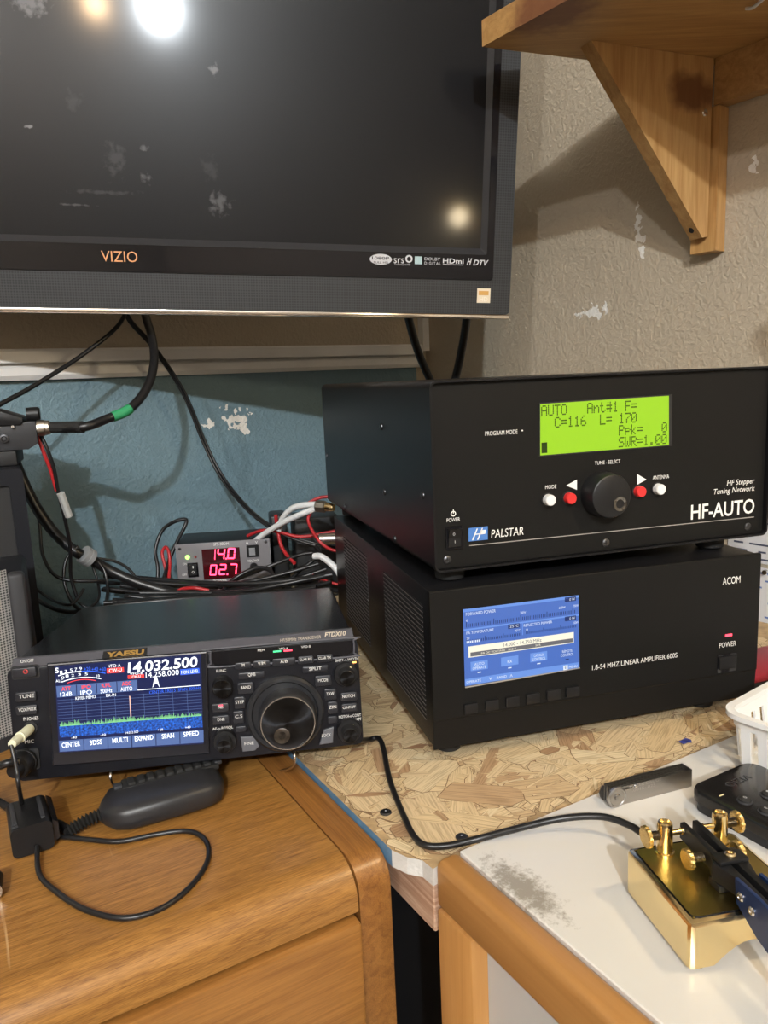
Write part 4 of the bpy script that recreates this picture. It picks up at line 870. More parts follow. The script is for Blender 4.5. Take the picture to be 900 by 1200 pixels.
def disc(name, P, u, v, h, r, m, par, th=.0003):
    bm = NB(); lathe(bm, [(r, 0), (r, th*.6), (r*.97, th), (r*.5, th), (r*.02, th)], (0, 0, 0), (0, 0, 1), 40); o = obj(name, bm, m, par, smooth=.5)
    x = P.U; y = P.W; z = P.N; c = P.p(u, v, h)
    o.matrix_local = MX(((x.x, y.x, z.x, c.x), (x.y, y.y, z.y, c.y), (x.z, y.z, z.z, c.z), (0, 0, 0, 1))); return o
def knob(name, px, py, rp, hgt, double=True, pointer=None):
    k = P.scale(px, py, hgt); r = rp*k; u, v = P.uv(px, py, hgt*.7)
    if double:
        bm = NB(); lathe(bm, [(r*1.08, 0), (r*1.08, .004), (r*1.02, .0055), (r*.7, .0056)], P.p(u, v, 0), P.N, 32); o = obj(name, bm, BLACK, ft, smooth=.5)
        bm = NB(); lathe(bm, [(r*.72, .0056), (r*.70, hgt*.9), (r*.62, hgt)], P.p(u, v, 0), P.N, 32); q = obj('inner_knob', bm, BLACKM, o, smooth=.5); disc('knob_face', P, u, v, hgt, r*.61, SPUN, q)
    else:
        bm = NB(); lathe(bm, [(r, 0), (r*.97, hgt*.8), (r*.88, hgt)], P.p(u, v, 0), P.N, 32); o = obj(name, bm, BLACK, ft, smooth=.5); disc('knob_face', P, u, v, hgt, r*.87, SPUN, o)
    if pointer: P.rect('pointer_mark', *pointer, .0004, emis('amber_led', (1, .45, .12), 3) if False else mat('cream_mark', (.8, .7, .4), .5), par=o, h=.0056)
knob('function_knob', 260.5, 806, 12.5, .011, False); knob('volume_knob', 262.7, 872.5, 13, .015); knob('shift_knob', 406.3, 792.5, 13.5, .015, pointer=(410, 781, 411.6, 784)); knob('notch_knob', 410, 860, 13.5, .015, pointer=(413, 849, 414.6, 852))
# main dial
cu, cv = P.uv(334.3, 836.7, .003); k = P.scale(334, 837)
bm = NB(); lathe(bm, [(46*k, 0), (45.5*k, .003), (43*k, .0045), (39*k, .0042), (37.5*k, .0028), (30*k, .0026)], P.p(cu, cv, 0), P.N, 56); dl = obj('dial_collar', bm, mat('collar_black', (.02, .021, .024), .22), ft, smooth=.5)
du, dv = P.uv(337.5, 848, .021); rk = 32.5*P.scale(338, 848, .021)
bm = NB(); lathe(bm, [(rk*1.07, .003), (rk*1.07, .016), (rk*1.03, .0185), (rk*.99, .0195)], P.p(du, dv, 0), P.N, 56); kn = obj('main_dial', bm, mat('dial_rubber', (.02, .02, .022), .5, bump=.2, bscale=1500), ft, smooth=.5)
bm = NB(); ringprism(bm, [(du+rk*.99*math.cos(a*math.pi/28), dv+rk*.99*math.sin(a*math.pi/28)) for a in range(56)], [(du+rk*.955*math.cos(a*math.pi/28), dv+rk*.955*math.sin(a*math.pi/28)) for a in range(56)], P.p, .0194, .0206); obj('dial_rim', bm, SILVER, kn, smooth=.5)
disc('dial_face', P, du, dv, .0197, rk*.95, SPUN, kn)
au, av = P.uv(330.5, 862.5, .0205); bm = NB(); lathe(bm, [(.0062, .0200), (.0062, .0204), (.0050, .0202), (.003, .0200), (.0006, .0200)], P.p(au, av, 0), P.N, 24); obj('finger_dimple', bm, mat('dimple_gloss', (.22, .21, .20), .15, 1), kn, smooth=.6)

# ------------------------------------------------------------------ power supply behind the radio
o0 = aty(205, 639, 1.02); o1 = aty(316, 630.5, 1.035)
ps = thing('power_supply', 'grey bench power supply with red digital voltage readout', 'power supply', (o0.x, o0.y, OSBZ), rot(math.atan2(o1.y-o0.y, o1.x-o0.x)))
PW = math.hypot(o1.x-o0.x, o1.y-o0.y); PHh = (o0.z+o1.z)/2-OSBZ
P = Plane(ps)
PSG = mat('psu_grey', (.16, .155, .165), .45)
obj('case', Bx(.001, PW-.001, .003, .085, .002, PHh-.001, .002), BLACK, ps, smooth=.5); obj('front_panel', Bx(0, PW, 0, .003, .0, PHh, .0008), PSG, ps, smooth=.5)
wn = P.rect('display_window', 237.5, 642.5, 282, 678, .0006, mat('red_window', (.05, .004, .006), .12), h=.0001)
RDG = emis('red_digit', (1, .04, .10), 6.5)
def seg7(x0, x1, y0, y1, segs):
    bm = NB(); sk = (x1-x0)*.14; w_ = (x1-x0)*.17; ym = (y0+y1)/2
    def q(xa, ya, xb, yb):
        def sx(y): return sk*(y1-y)/(y1-y0)
        bm.faces.new([bm.verts.new(P.p(*P.uv(x+sx(y), y, .001), .001)) for x, y in ((xa, yb), (xb, yb), (xb, ya), (xa, ya))])
    R_ = {'a': (x0+w_*.6, y0, x1-w_*.6, y0+w_*1.1), 'g': (x0+w_*.6, ym-w_*.55, x1-w_*.6, ym+w_*.55), 'd': (x0+w_*.6, y1-w_*1.1, x1-w_*.6, y1), 'f': (x0, y0+w_*.4, x0+w_, ym-w_*.2), 'b': (x1-w_, y0+w_*.4, x1, ym-w_*.2), 'e': (x0, ym+w_*.2, x0+w_, y1-w_*.4), 'c': (x1-w_, ym+w_*.2, x1, y1-w_*.4), '.': (x1+w_*.7, y1-w_*1.2, x1+w_*1.9, y1)}
    for s_ in segs: q(*R_[s_])
    obj('digit', bm, RDG, wn)
for x0, x1, y, sg in ((247, 252, 642.6, 'bc'), (254, 263, 642, 'fgbc.'), (266, 275, 641.4, 'abcdef'), (245.5, 253.5, 660.8, 'abcdef'), (256, 264.5, 660.2, 'abged.'), (268.5, 277, 659.6, 'abc')):
    seg7(x0, x1, y+.8, y+13.6, sg)
P.text('SPS-30DM', 250, 268, 637.4, 3.2, PRINT); P.text('POWER', 250, 266, 680.3, 3.2, PRINT)
P.lathe('green_light', 219.7, 653, [(.0030, 0), (.003, .001), (.002, .0022), (.0005, .0025)], emis('green_led_bright', (.35, 1, .12), 4), seg=12); P.lathe('red_light', 229, 652.6, [(.002, 0), (.0014, .0012)], mat('dull_red_lens', (.25, .03, .03), .3), seg=10)
sw = P.rect('power_switch', 220, 659.5, 232.5, 676, .0015, GLOSS, h=.0001); P.rect('rocker', 222, 661.5, 230.5, 674, .002, BLACK, par=sw, h=.0016); P.text('I', 225.6, 226.8, 664.7, 3, PRINT, par=sw, h=.004); P.text('O', 224.8, 227.8, 670.5, 3, PRINT, par=sw, h=.004)
sw = P.rect('meter_switch', 289, 638.5, 303.5, 652.5, .0012, BLACK, h=.0001, r=.001); P.rect('slider', 292, 642, 299, 650.5, .002, mat('switch_grey', (.25, .26, .27), .4), par=sw, h=.0014)
P.lathe('voltage_knob', 297.5, 664, [(.0055, 0), (.0052, .008), (.0045, .009), (.0005, .009)], BLACK, seg=20)
for tt, x0, x1, y in (('ON', 214, 219, 661), ('OFF', 213.5, 219, 673.5), ('A', 288, 291, 636), ('V', 299, 302, 635.5), ('VOLTAGE', 290, 304, 657), ('14', 285, 288, 672)): P.text(tt, x0, x1, y, 2.6, PRINT)
for x, y in ((210.5, 643.5), (311.5, 635)): P.lathe('screw', x, y, [(.0022, 0), (.0018, .0008), (.0004, .0009)], SCREWD, seg=10)

# ------------------------------------------------------------------ speakers and radio on the left
so_ = aty(26, 549, .80)
sp = thing('tall_speaker', 'tall black speaker cabinet at the left edge behind the transceiver', 'speaker', (so_.x, so_.y, CABZ), rot(R(27)))
hz = so_.z-CABZ; sm = mat('speaker_black', (.010, .011, .015), .42, spec=.25)
obj('cabinet', Bx(-.17, 0, .006, .12, 0, hz, .004), sm, sp, smooth=.5)
bm = NB(); ringprism(bm, rrect(-.17, 0, 0, hz, .005, 3), rrect(-.153, -.014, .014, hz-.017, .004, 3), lambda u, v, h: (u, -h, v), -.006, .0); obj('front_frame', bm, sm, sp, smooth=.5)
obj('baffle', Bx(-.153, -.0142, .0035, .006, .0142, hz-.0172), BLACKM, sp)
bm = NB(); lathe(bm, [(.052, 0), (.050, .004), (.042, .002), (.015, -.0), (.012, .004), (.001, .006)], (-.085, .0034, .075), (0, -1, 0), 32); obj('woofer', bm, RUBBER, sp, smooth=.5)
s2 = aty(17, 668, .665)
s2o = aty(31, 690, .665); 
sp2 = thing('small_speaker', 'small desktop speaker with grey perforated grille beside the transceiver', 'speaker', (s2o.x, s2o.y, CABZ), rot(R(24)))
h2 = s2.z-CABZ
PERF = mesh_grille('grey_perforated', (.42, .41, .39), (.05, .05, .05), 2600, .4)
obj('body', Bx(-.11, -.0, .012, .10, 0.0, h2-.004, .006, 3), sm, sp2, smooth=.5)
bm = NB(); n_ = 10; pr = []
for k in range(n_+1):
    a = k/n_; pr.append((-.104+.089*a, .011-.020*math.sin(math.pi*a)))
for j in range(2): pass
vsb = [[bm.verts.new((x, y, z)) for x, y in pr] for z in (.012, .03, h2*.6, h2-.012, h2)]
for a, b_ in zip(vsb, vsb[1:]):
    for k in range(n_): bm.faces.new((a[k], a[k+1], b_[k+1], b_[k]))
obj('grille', bm, PERF, sp2, smooth=1)
bm = NB(); prism(bm, [(x*.99-.0005, y-.001) for x, y in pr]+[(-.015, .012), (-.104, .012)], lambda u, v, h: (u, v, h), 0, .0118); obj('base_trim', bm, DGREY, sp2)
obj('side_cheek', Bx(-.0145, -.0003, -.004, .0118, 0, h2-.002, .004, 3), DGREY, sp2, smooth=.5)

ro = aty(0, 547, .83)
rd = thing('mobile_radio', 'black mobile radio in bracket with silver coax connector atop the tall speaker', 'radio', (ro.x, ro.y, CABZ+hz+.0004), rot(R(20)))
P = Plane(rd)
zr = rd.location.z
obj('bracket', Bx(-.06, .018, -.004, .075, 0, .016, .002), BLACKM, rd, smooth=.5)
u0, u1, v0, v1 = P.ext(9, 495, 43.5, 527); bm = NB(); prism(bm, [(-.05, .0165), (.010, .0165), (.012, v0), (u1-.010, v0), (u1, v0+.006), (u1, v1), (-.05, v1)], P.p, -.07, 0, .001); obj('body', bm, DGREY, rd, smooth=.5)
u0, u1, v0, v1 = P.ext(0, 479, 27, 505); bm = NB(); prism(bm, [(-.05, v0+.006), (u1-.002, v0+.006), (u1, v0+.010), (u1, v1-.010), (.002, v1), (-.05, v1+.004)], P.p, -.06, .003, .0012); obj('top_cover', bm, BLACK, rd, smooth=.5)
bm = NB(); c = P.p(*P.uv(34, 486)); lathe(bm, [(.0075, 0), (.0078, .012), (.006, .014)], c+V((-.004, .02, 0)), (1, 0, 0), 16); obj('mounting_knob', bm, BLACK, rd, smooth=.5)
P.lathe('bracket_screw', 5, 514, [(.0045, 0), (.0045, .003), (.0030, .0032), (.002, .0015)], SCREWD, h=.0003); P.lathe('screw', 15, 500, [(.002, 0), (.0015, .001)], SILVER, h=.0033, seg=10)
c = P.p(*P.uv(43.5, 502)); ax = V((1, -.05, .0)).normalized()
bm = NB(); lathe(bm, [(.0085, 0), (.0088, .003), (.0088, .0075), (.0080, .0085), (.0080, .0115), (.0066, .0135)], c+V((0, .006, 0)), ax, 20); obj('coax_connector', bm, mat('nickel_plug', (.72, .66, .56), .28, 1, bump=.4, bscale=900), rd, smooth=.5)
ce = MW[rd] @ (c+V((0, .006, 0))+ax*.0135)

# ------------------------------------------------------------------ cables
def cp(p, r):
    x, y, d = p
    if d == 'c': return atz(x, y, CABZ+r+.0006)
    if d == 'o': return atz(x, y, OSBZ+r+.0008)
    if d == 't': return atz(x, y, TABZ+r+.0006)
    if isinstance(d, str): return atz(x, y, TABZ+float(d))
    return aty(x, y, d)
def cable(name, label, pts, r, m, group=None, cat='cable', seg=8, n=6, rfn=None):
    bm = NB(); tube(bm, [cp(p, r) if not isinstance(p, V) else p for p in pts], r, seg, n, rfn)
    return tag(obj(name, bm, m, smooth=1.2), label, cat, group)
# coax with green tape
pts = [ce, cp((97, 500.5, .84), 0), cp((125, 491, .86), 0), cp((152, 479, .88), 0), cp((172, 455, .91), 0), cp((180.5, 425, .94), 0), cp((178, 395, .97), 0), cp((170, 368, 1.0), 0), cp((164, 330, 1.03), 0)]
cx = thing('coax_cable', 'thick black coax cable with green tape hanging below the television', 'cable', ce)
bm = NB(); tube(bm, pts, .0052, 10, 6); obj('jacket', bm, CBLACK, cx, world=True, smooth=1.2)
bm = NB(); tube(bm, [ce, (ce+pts[1])/2, pts[1]], .0066, 10, 3); obj('strain_relief', bm, RUBBER, cx, world=True, smooth=.6)
cm_ = catmull(pts, 12); g0 = min(range(len(cm_)), key=lambda i: (cm_[i]-cp((131, 489, .864), 0)).length); g1 = min(range(len(cm_)), key=lambda i: (cm_[i]-cp((153, 478, .88), 0)).length)
bm = NB(); tube(bm, cm_[g0:g1+1], .0058, 10, 0); obj('tape_wrap', bm, GTAPE, cx, world=True, smooth=1.2)
cable('black_cable', 'black cable running from under the television to the left edge', [(-25, 490, .86), (0, 474, .88), (40, 452, .92), (95, 417, .97), (138, 382, 1.0), (152, 352, 1.03)], .0028, CBLACK)
zc = thing('speaker_wire', 'long twin black wire falling diagonally across the blue wall', 'wire', cp((150, 372, 1.02), 0))
zp = [(146, 340, 1.03), (150, 372, 1.03), (180, 407, 1.06), (215, 460, 1.09), (240, 520, 1.10), (262, 562, 1.09), (292, 598, 1.06), (325, 622, 1.04), (362, 636, 1.03), (400, 644, 1.03)]
for dx in (-1.5, 1.5):
    bm = NB(); tube(bm, [cp((x+dx*.8, y-dx*.6, d), 0) for x, y, d in zp], .0019, 8, 6); obj('conductor', bm, CBLACK, zc, world=True, smooth=1.2)
cable('looped_cable', 'thick black cable looping from the television down behind the antenna tuner', [(474, 345, 1.07), (480, 378, 1.12), (491, 415, 1.16), (507, 450, 1.18), (522, 466, 1.18), (532, 448, 1.17), (541, 410, 1.15), (547, 372, 1.11), (548, 340, 1.07)], .0062, CBLACK)
# wiring loom at the left
cable('wiring_loom', 'thickest black wiring loom sloping down from the mobile radio', [(14, 528, .925), (22, 552, .935), (40, 590, .935), (62, 622, .935), (88, 646, .93), (106, 655, .94), (130, 669, .95), (165, 684, .95), (205, 695, .95), (260, 705, .94)], .0068, CBLACK)
dc = thing('power_lead', 'red and black power lead hanging from the mobile radio connector', 'wire', cp((48, 512, .86), 0))
for dx, m_ in ((-2, CRED), (2.4, CBLACK)):
    bm = NB(); tube(bm, [cp((x+dx*k, y, d), 0) for x, y, d, k in ((46, 511, .86, 1), (53, 528, .86, 1.3), (61, 550, .865, 1), (67, 575, .87, .4), (75, 605, .88, .1), (82, 640, .89, 0), (83, 675, .90, 0), (90, 700, .90, 0))[:(4 if m_ is CRED else 8)]], .0022, 8, 6); obj('conductor', bm, m_, dc, world=True, smooth=1.2)
bm = NB(); a = cp((71, 578, .868), 0); b_ = cp((81, 605, .878), 0); tube(bm, [a, (a+b_)/2, b_], .0045, 8, 3); tag(obj('cable_tag', bm, mat('clear_tag', (.50, .51, .50), .3), smooth=.6), 'pale wrapped tag on the hanging power lead', 'tag')
bm = NB(); a = cp((97, 649, .93), 0); b_ = cp((110, 657, .94), 0); ax = (b_-a).normalized()
lathe(bm, [(.0095, 0), (.0118, .0006), (.0118, .005), (.0113, .0055), (.0113, .0062), (.0118, .0068), (.0118, .0125), (.0095, .013)], a, ax, 20); tag(obj('cable_tie', bm, CGREY, smooth=.5), 'grey cloth cable tie wrapped around the wiring loom', 'cable tie')
loops = [
 ('black wire arching wide left of the cable tie', [(44, 592, .94), (47, 622, .93), (50, 650, .92), (62, 672, .91), (80, 680, .91), (110, 681, .92), (122, 681, .93)], .0022),
 ('black wire bowing under the cable tie towards the small speaker', [(92, 640, .93), (78, 655, .92), (75, 680, .91), (84, 705, .90), (95, 716, .89)], .0022),
 ('black wire curling down just right of the cable tie', [(112, 656, .94), (122, 668, .94), (126, 688, .93), (124, 708, .90), (118, 718, .89)], .0020),
 ('black wire in a long arc over the bundle right of the cable tie', [(112, 654, .95), (135, 658, .96), (152, 668, .965), (161, 684, .96), (156, 702, .93), (150, 712, .91)], .0019),
 ('thin black wire hanging low beside the tall speaker', [(20, 672, .93), (56, 700, .92), (80, 709, .88), (92, 700, .89), (98, 690, .90)], .0018),
 ('black cord lying flat along the desk by the tall speaker', [(22, 690, .93), (58, 711, .91), (80, 717, .90), (100, 716, .90)], .0028),
 ('slim black wire sagging below the cable tie', [(108, 662, .945), (114, 680, .94), (116, 700, .92), (104, 712, .90), (92, 706, .90)], .0017)]
for lb, pt, r in loops: cable('cable', lb, pt, r, CBLACK, 'loose cables behind the transceiver')
cable('black_lead', 'tall black lead loop standing left of the power supply', [(184, 690, 1.02), (185, 665, 1.03), (182, 645, 1.04), (190, 622, 1.05), (205, 611, 1.05), (218, 609, 1.05), (216, 618, 1.045), (206, 638, 1.04), (198, 658, 1.03), (190, 685, 1.0)], .0026, CBLACK)
cable('red_lead', 'small red lead loop beside the power supply', [(197, 682, 1.02), (193, 662, 1.03), (190, 648, 1.035), (194, 641, 1.035), (198, 648, 1.03), (199, 665, 1.02), (196, 690, .99)], .0022, CRED)
cable('red_lead', 'red lead curving into the bundle in front of the power supply', [(193, 712, .93), (200, 700, .94), (212, 691, .95), (228, 689, .96), (245, 692, .96)], .0024, CRED)
# horizontal tangle
rn = random.Random(21)
def hrun(y0, y1, sag, x0=135, x1=402, d=.95):
    n = 7; out = []
    ph = rn.uniform(0, 6)
    for k in range(n):
        t = k/(n-1); x = x0+(x1-x0)*t; out.append((x, y0+(y1-y0)*t+sag*math.sin(math.pi*t)+2.2*math.sin(ph+5*t), d+.02*math.sin(ph*2+4*t)))
    return out
rows = [(676, 672, 10, .975), (681, 690, 6, .965), (686, 682, 8, .955), (690, 676, 12, .945), (694, 698, 2, .935), (697, 688, 8, .925), (700, 684, 12, .915), (688, 704, 3, .92), (703, 694, 4, .90), (706, 700, 0, .89), (684, 660, 14, .985), (693, 668, 16, .97), (704, 686, 8, .905), (708, 700, -2, .885)]
for i, (a, b_, sg, d) in enumerate(rows):
    cable('cable', 'thin black cable in the tangled bundle running along behind the transceiver', hrun(a, b_, sg, 128+rn.uniform(-15, 40), 396+rn.uniform(-30, 4), d), rn.choice((.0026, .003, .0034, .0038)), CBLACK, 'tangled cable bundle')
cable('cable', 'black cable rising past the lower right of the power supply', [(250, 690, .99), (290, 674, 1.0), (325, 660, 1.01), (352, 650, 1.01), (366, 648, 1.01)], .0026, CBLACK, 'loose cables behind the transceiver')
cable('cable', 'black cable curving up under the white plug end', [(330, 690, .96), (352, 668, .98), (370, 655, .99), (375, 648, 1.0), (370, 640, 1.01)], .0026, CBLACK, 'loose cables behind the transceiver')
cable('cable', 'black cable hooked across the front of the power supply', [(262, 692, .97), (275, 678, .985), (300, 666, .99), (318, 670, .98), (322, 690, .96)], .003, CBLACK, 'loose cables behind the transceiver')
# right cluster beside the stacked boxes
wc = cp((375, 593, .99), 0)
cable('white_cable', 'upper white cable bending down from the metal plug', [(371, 591, 1.0), (350, 593, 1.01), (338, 599, 1.02), (330, 610, 1.03), (326, 622, 1.03)], .0042, CWHITE)
cable('white_cable', 'lower white cable slanting left from the metal plug', [(370, 596, .995), (352, 603, 1.0), (330, 613, 1.015), (312, 624, 1.03), (300, 633, 1.04)], .0040, CWHITE)
cable('white_cable', 'short thick white cable entering behind the amplifier', [(368, 652, .97), (376, 652, .965), (386, 659, .96), (395, 668, .955), (402, 680, .955)], .0044, CWHITE)
cable('red_lead', 'red wire running level above the power supply', [(290, 628, 1.05), (306, 622, 1.04), (325, 623, 1.035), (350, 629, 1.03), (375, 626, 1.03), (400, 621, 1.03)], .0024, CRED)
cable('red_lead', 'red wire dropping from the metal plug towards the amplifier', [(366, 598, 1.0), (361, 608, 1.0), (366, 622, .99), (376, 636, .98), (388, 644, .98), (400, 646, .98)], .0022, CRED)
cable('red_lead', 'red wire over the top of the metal plug', [(352, 596, 1.02), (366, 587, 1.02), (376, 583, 1.02), (386, 582, 1.02)], .0022, CRED)
cable('red_lead', 'dark red wire hanging right of the power supply', [(323, 603, 1.04), (325, 618, 1.04), (329, 638, 1.03), (336, 650, 1.02), (345, 660, 1.0)], .0026, CRED)
cable('red_lead', 'thin red wire low against the amplifier side', [(366, 674, .96), (380, 680, .955), (396, 685, .95)], .0018, CRED)
pl = thing('adapter_plug', 'metal adapter plug with gold tip beside the antenna tuner', 'plug', cp((372, 593, .985), 0))
a = cp((371, 593, .985), 0); b_ = cp((391, 595, .975), 0); ax = (b_-a).normalized(); L_ = (b_-a).length
bm = NB(); lathe(bm, [(.0075, 0), (.0078, .002), (.0078, L_*.5), (.006, L_*.55)], a, ax, 8); obj('plug_body', bm, mat('dull_nickel', (.42, .40, .36), .4, 1), pl, world=True)
bm = NB(); lathe(bm, [(.0055, L_*.55), (.0055, L_*.85), (.0046, L_), (.002, L_*1.02)], a, ax, 16); obj('gold_tip', bm, BRASS, pl, world=True, smooth=.5)
bm = NB(); a = cp((374, 632, 1.0), 0); b_ = cp((394, 631, 1.0), 0); lathe(bm, [(.007, 0), (.0078, .001), (.0078, (b_-a).length), (.006, (b_-a).length+.001)], a, (b_-a), 16)
tag(obj('coax_plug', bm, SILVER, smooth=.5), 'silver coax plug lying behind the amplifier', 'plug')
for (x0, y0, x1, y1, d, dd, lb) in ((321, 604, 336, 668, 1.10, .05, 'black plug-in adapter block right of the power supply'), (346, 606, 398, 640, 1.08, .06, 'wide black box against the wall behind the metal plug')):
    a = aty(x0, y1, d); b_ = aty(x1, y0, d)
    t = thing('adapter_block', lb, 'adapter', (a.x, a.y, OSBZ+.0002), rot(R(12)))
    w_ = b_.x-a.x; obj('housing', Bx(0, w_, 0, dd, 0, b_.z-OSBZ, .004, 3), mat('adapter_black', (.02, .021, .022), .4), t, smooth=.5)
    obj('label_plate', Bx(w_*.2, w_*.8, -.0004, .0, (b_.z-OSBZ)*.4, (b_.z-OSBZ)*.7), BLACKM, t)

# ------------------------------------------------------------------ things on the oak cabinet
ma_ = atz(130, 977, CABZ); mb_ = atz(263, 940, CABZ); ml = (mb_-ma_).length; myaw = math.atan2(mb_.y-ma_.y, mb_.x-ma_.x)
mic = thing('hand_microphone', 'black hand microphone lying on the oak cabinet below the transceiver', 'microphone', (ma_.x, ma_.y, CABZ+.0004), rot(myaw))
MB_ = mat('mic_black', (.022, .022, .024), .34, bump=.15, bscale=2200)
bm = NB(); rings = []
st_ = [(-.006, .008, .018, .008, .016), (-.003, .002, .024, .006, .019), (.004, -.007, .034, .004, .0225), (.014, -.011, .038, .003, .0245), (.05, -.011, .040, .0025, .0250), (.078, -.010, .039, .003, .0248), (.089, -.006, .036, .004, .0235), (.094, .002, .030, .007, .0195), (.096, .009, .024, .010, .0150)]
for x, y0, y1, z0, z1 in st_:
    cyy, czz, ry, rz = (y0+y1)/2, (z0+z1)/2, (y1-y0)/2, (z1-z0)/2; ring = []
    for k in range(20):
        a = 2*math.pi*k/20; c, s_ = math.cos(a), math.sin(a); e = .55
        ring.append(bm.verts.new((x*ml/.0926, cyy+ry*math.copysign(abs(c)**e, c), czz-(0 if z0 > .003 else 0)+rz*math.copysign(abs(s_)**e, s_))))
    rings.append(ring)
for a, b_ in zip(rings, rings[1:]):
    for k in range(20): bm.faces.new((a[k], a[(k+1) % 20], b_[(k+1) % 20], b_[k]))
bm.faces.new(rings[0][::-1]); bm.faces.new(rings[-1]); bm.transform(MX.Translation((0, 0, -.0025))); obj('body', bm, MB_, mic, smooth=.7)
for k in range(9):
    bm = Bx(-.0028, .0028, -.0055, .0055, -.0016, .0024, .0012, 2); o = obj('grip_rib', bm, RUBBER, mic, smooth=.5); o.location = (.020+k*.0072, .0255, .0222)
obj('talk_bar', Bx(.013, .086, .0180, .0335, .018, .0225, .0012, 2), RUBBER, mic, smooth=.5)
for x in (.010, .086): obj('key', Bx(x-.003, x+.003, .021, .028, .0205, .0236, .0008), DGREY, mic, smooth=.5)
bm = NB(); a = V((-.005, .0125, .0095)); 
def coil(u): return .0042+.0012*math.sin(u*9*2*math.pi)
tube(bm, [a, a+V((-.008, -.0005, -.001)), a+V((-.016, -.001, -.003)), a+V((-.023, -.002, -.005))], .004, 10, 12, coil); obj('strain_relief', bm, RUBBER, mic, smooth=1.2)
me_ = MW[mic] @ (a+V((-.023, -.002, -.005)))
cable('microphone_cable', 'black microphone cable running from the hand microphone towards the transceiver socket', [me_, (70, 966, 'c'), (52, 962, 'c'), (20, 952, 'c'), (-12, 930, .55), (-10, 905, .52), (6, 895, .515), (22, 892, .52)], .0030, CBLACK)
P = Plane(ft)
mp_ = thing('microphone_plug', 'black microphone plug in the lower left transceiver socket', 'plug', MW[ft] @ P.p(*P.uv(31, 889), .0018), rot(.1416, -R(5.5)))
bm = NB(); lathe(bm, [(.0088, 0), (.0092, .001), (.0092, .010), (.0085, .0115), (.0062, .0125), (.005, .018)], (0, 0, 0), (-.22, -1, -.12), 24); obj('shell', bm, BLACK, mp_, smooth=.5)
bm = NB()
for k in range(10):
    a = 2*math.pi*k/10
x_, y_, z_ = basis((-.22, -1, -.12)); lathe(bm, [(.0097, .002), (.0097, .003), (.0093, .0032)], (0, 0, 0), (-.22, -1, -.12), 24); obj('lock_ring', bm, BLACKM, mp_, smooth=.5)
hp = thing('headphone_plug', 'cream headphone plug in the transceiver phones jack', 'plug', MW[ft] @ P.p(*P.uv(36.5, 852.5), .0017), rot(.1416, -R(5.5)))
tip = MW[hp].inverted() @ aty(14, 872, .515); ax = tip.normalized(); L_ = tip.length
bm = NB(); lathe(bm, [(.0022, 0), (.0036, .001), (.0038, .004), (.0038, L_*.55), (.0032, L_*.6), (.0034, L_*.8), (.0030, L_), (.001, L_*1.02)], (0, 0, 0), ax, 18); obj('grip', bm, CREAM, hp, smooth=.6)
bm = NB(); lathe(bm, [(.0041, L_*.56), (.0041, L_*.6), (.0036, L_*.61)], (0, 0, 0), ax, 18); obj('ring', bm, CREAM, hp, smooth=.6)
# ferrite choke
fo = atz(37, 984, CABZ); fd_ = V((fo.x, fo.y, 0)).normalized()
fe = thing('ferrite_choke', 'black snap-on ferrite choke on the headphone cable at the left edge', 'ferrite choke', (fo.x, fo.y, CABZ), rot(math.atan2(fd_.y, fd_.x)-R(90)+R(2)))
bm = NB(); prism(bm, rrect(-.0135, .0135, 0.001, .0225, .004, 4), lambda u, v, h: (u, h, v), -.0215, .0215, .002); obj('lower_shell', bm, BLACK, fe, smooth=.5)
bm = NB(); prism(bm, [(.0138, .004), (.0175, .006), (.0175, .018), (.0138, .021)], lambda u, v, h: (u, h, v), -.019, .021, .001); obj('hinge_flange', bm, mat('choke_gloss', (.012, .012, .014), .2), fe, smooth=.5)
for x in (-.0095, .0085): obj('latch', Bx(x-.0015, x+.0015, -.016, .016, .0215, .0238, .0006), DGREY, fe, smooth=.5)
obj('latch_window', Bx(-.0118, -.0080, -.019, -.017, .0215, .0236), DGREY, fe)
f_in = MW[fe] @ V((-.002, .0222, .011)); f_out = MW[fe] @ V((.002, -.0222, .006))
cable('headphone_cable', 'black cable dropping from the cream headphone plug into the ferrite choke', [aty(13, 873, .515), aty(16, 885, .512), aty(20, 905, .508), aty(22, 922, .505), f_in], .0016, CBLACK)
cable('looped_cable', 'black cable lying in a wide loop on the oak cabinet top', [f_out, (46, 1024, 'c'), (66, 1045, 'c'), (100, 1066, 'c'), (145, 1076, 'c'), (190, 1064, 'c'), (226, 1036, 'c'), (244, 1006, 'c'), (240, 984, 'c'), (219, 974, 'c'), (182, 978, 'c'), (140, 986, 'c'), (105, 984, 'c'), (68, 980, 'c')], .0018, CBLACK)
po = atz(-6, 1052, CABZ)
pj_ = thing('jack_connector', 'black cylindrical jack connector at the lower left edge of the cabinet', 'connector', (po.x, po.y, CABZ+.0062))
bm = NB(); lathe(bm, [(.0055, 0), (.006, .001), (.006, .016), (.0045, .0162), (.003, .012)], (-.006, .012, 0), (.45, -1, .0), 18); obj('barrel', bm, BLACK, pj_, smooth=.5)
bm = NB(); lathe(bm, [(.0058, .0165), (.0058, .0175), (.0042, .0176), (.0042, .0168)], (-.006, .012, 0), (.45, -1, .0), 18); obj('metal_ring', bm, SILVER, pj_, smooth=.5)

# ------------------------------------------------------------------ morse key cable, then the key
# ------------------------------------------------------------------ morse paddle on the table
kx = atz(808, 1142, TABZ); ky = atz(733, 1045, TABZ)
kyaw = math.atan2(-(ky-kx).x, (ky-kx).y)
key = thing('morse_paddle', 'polished brass morse paddle with black levers on the white table', 'morse key', (kx.x, kx.y, TABZ+.0004), rot(kyaw))
BW, BL, BH = .070, (ky-kx).length, .0285
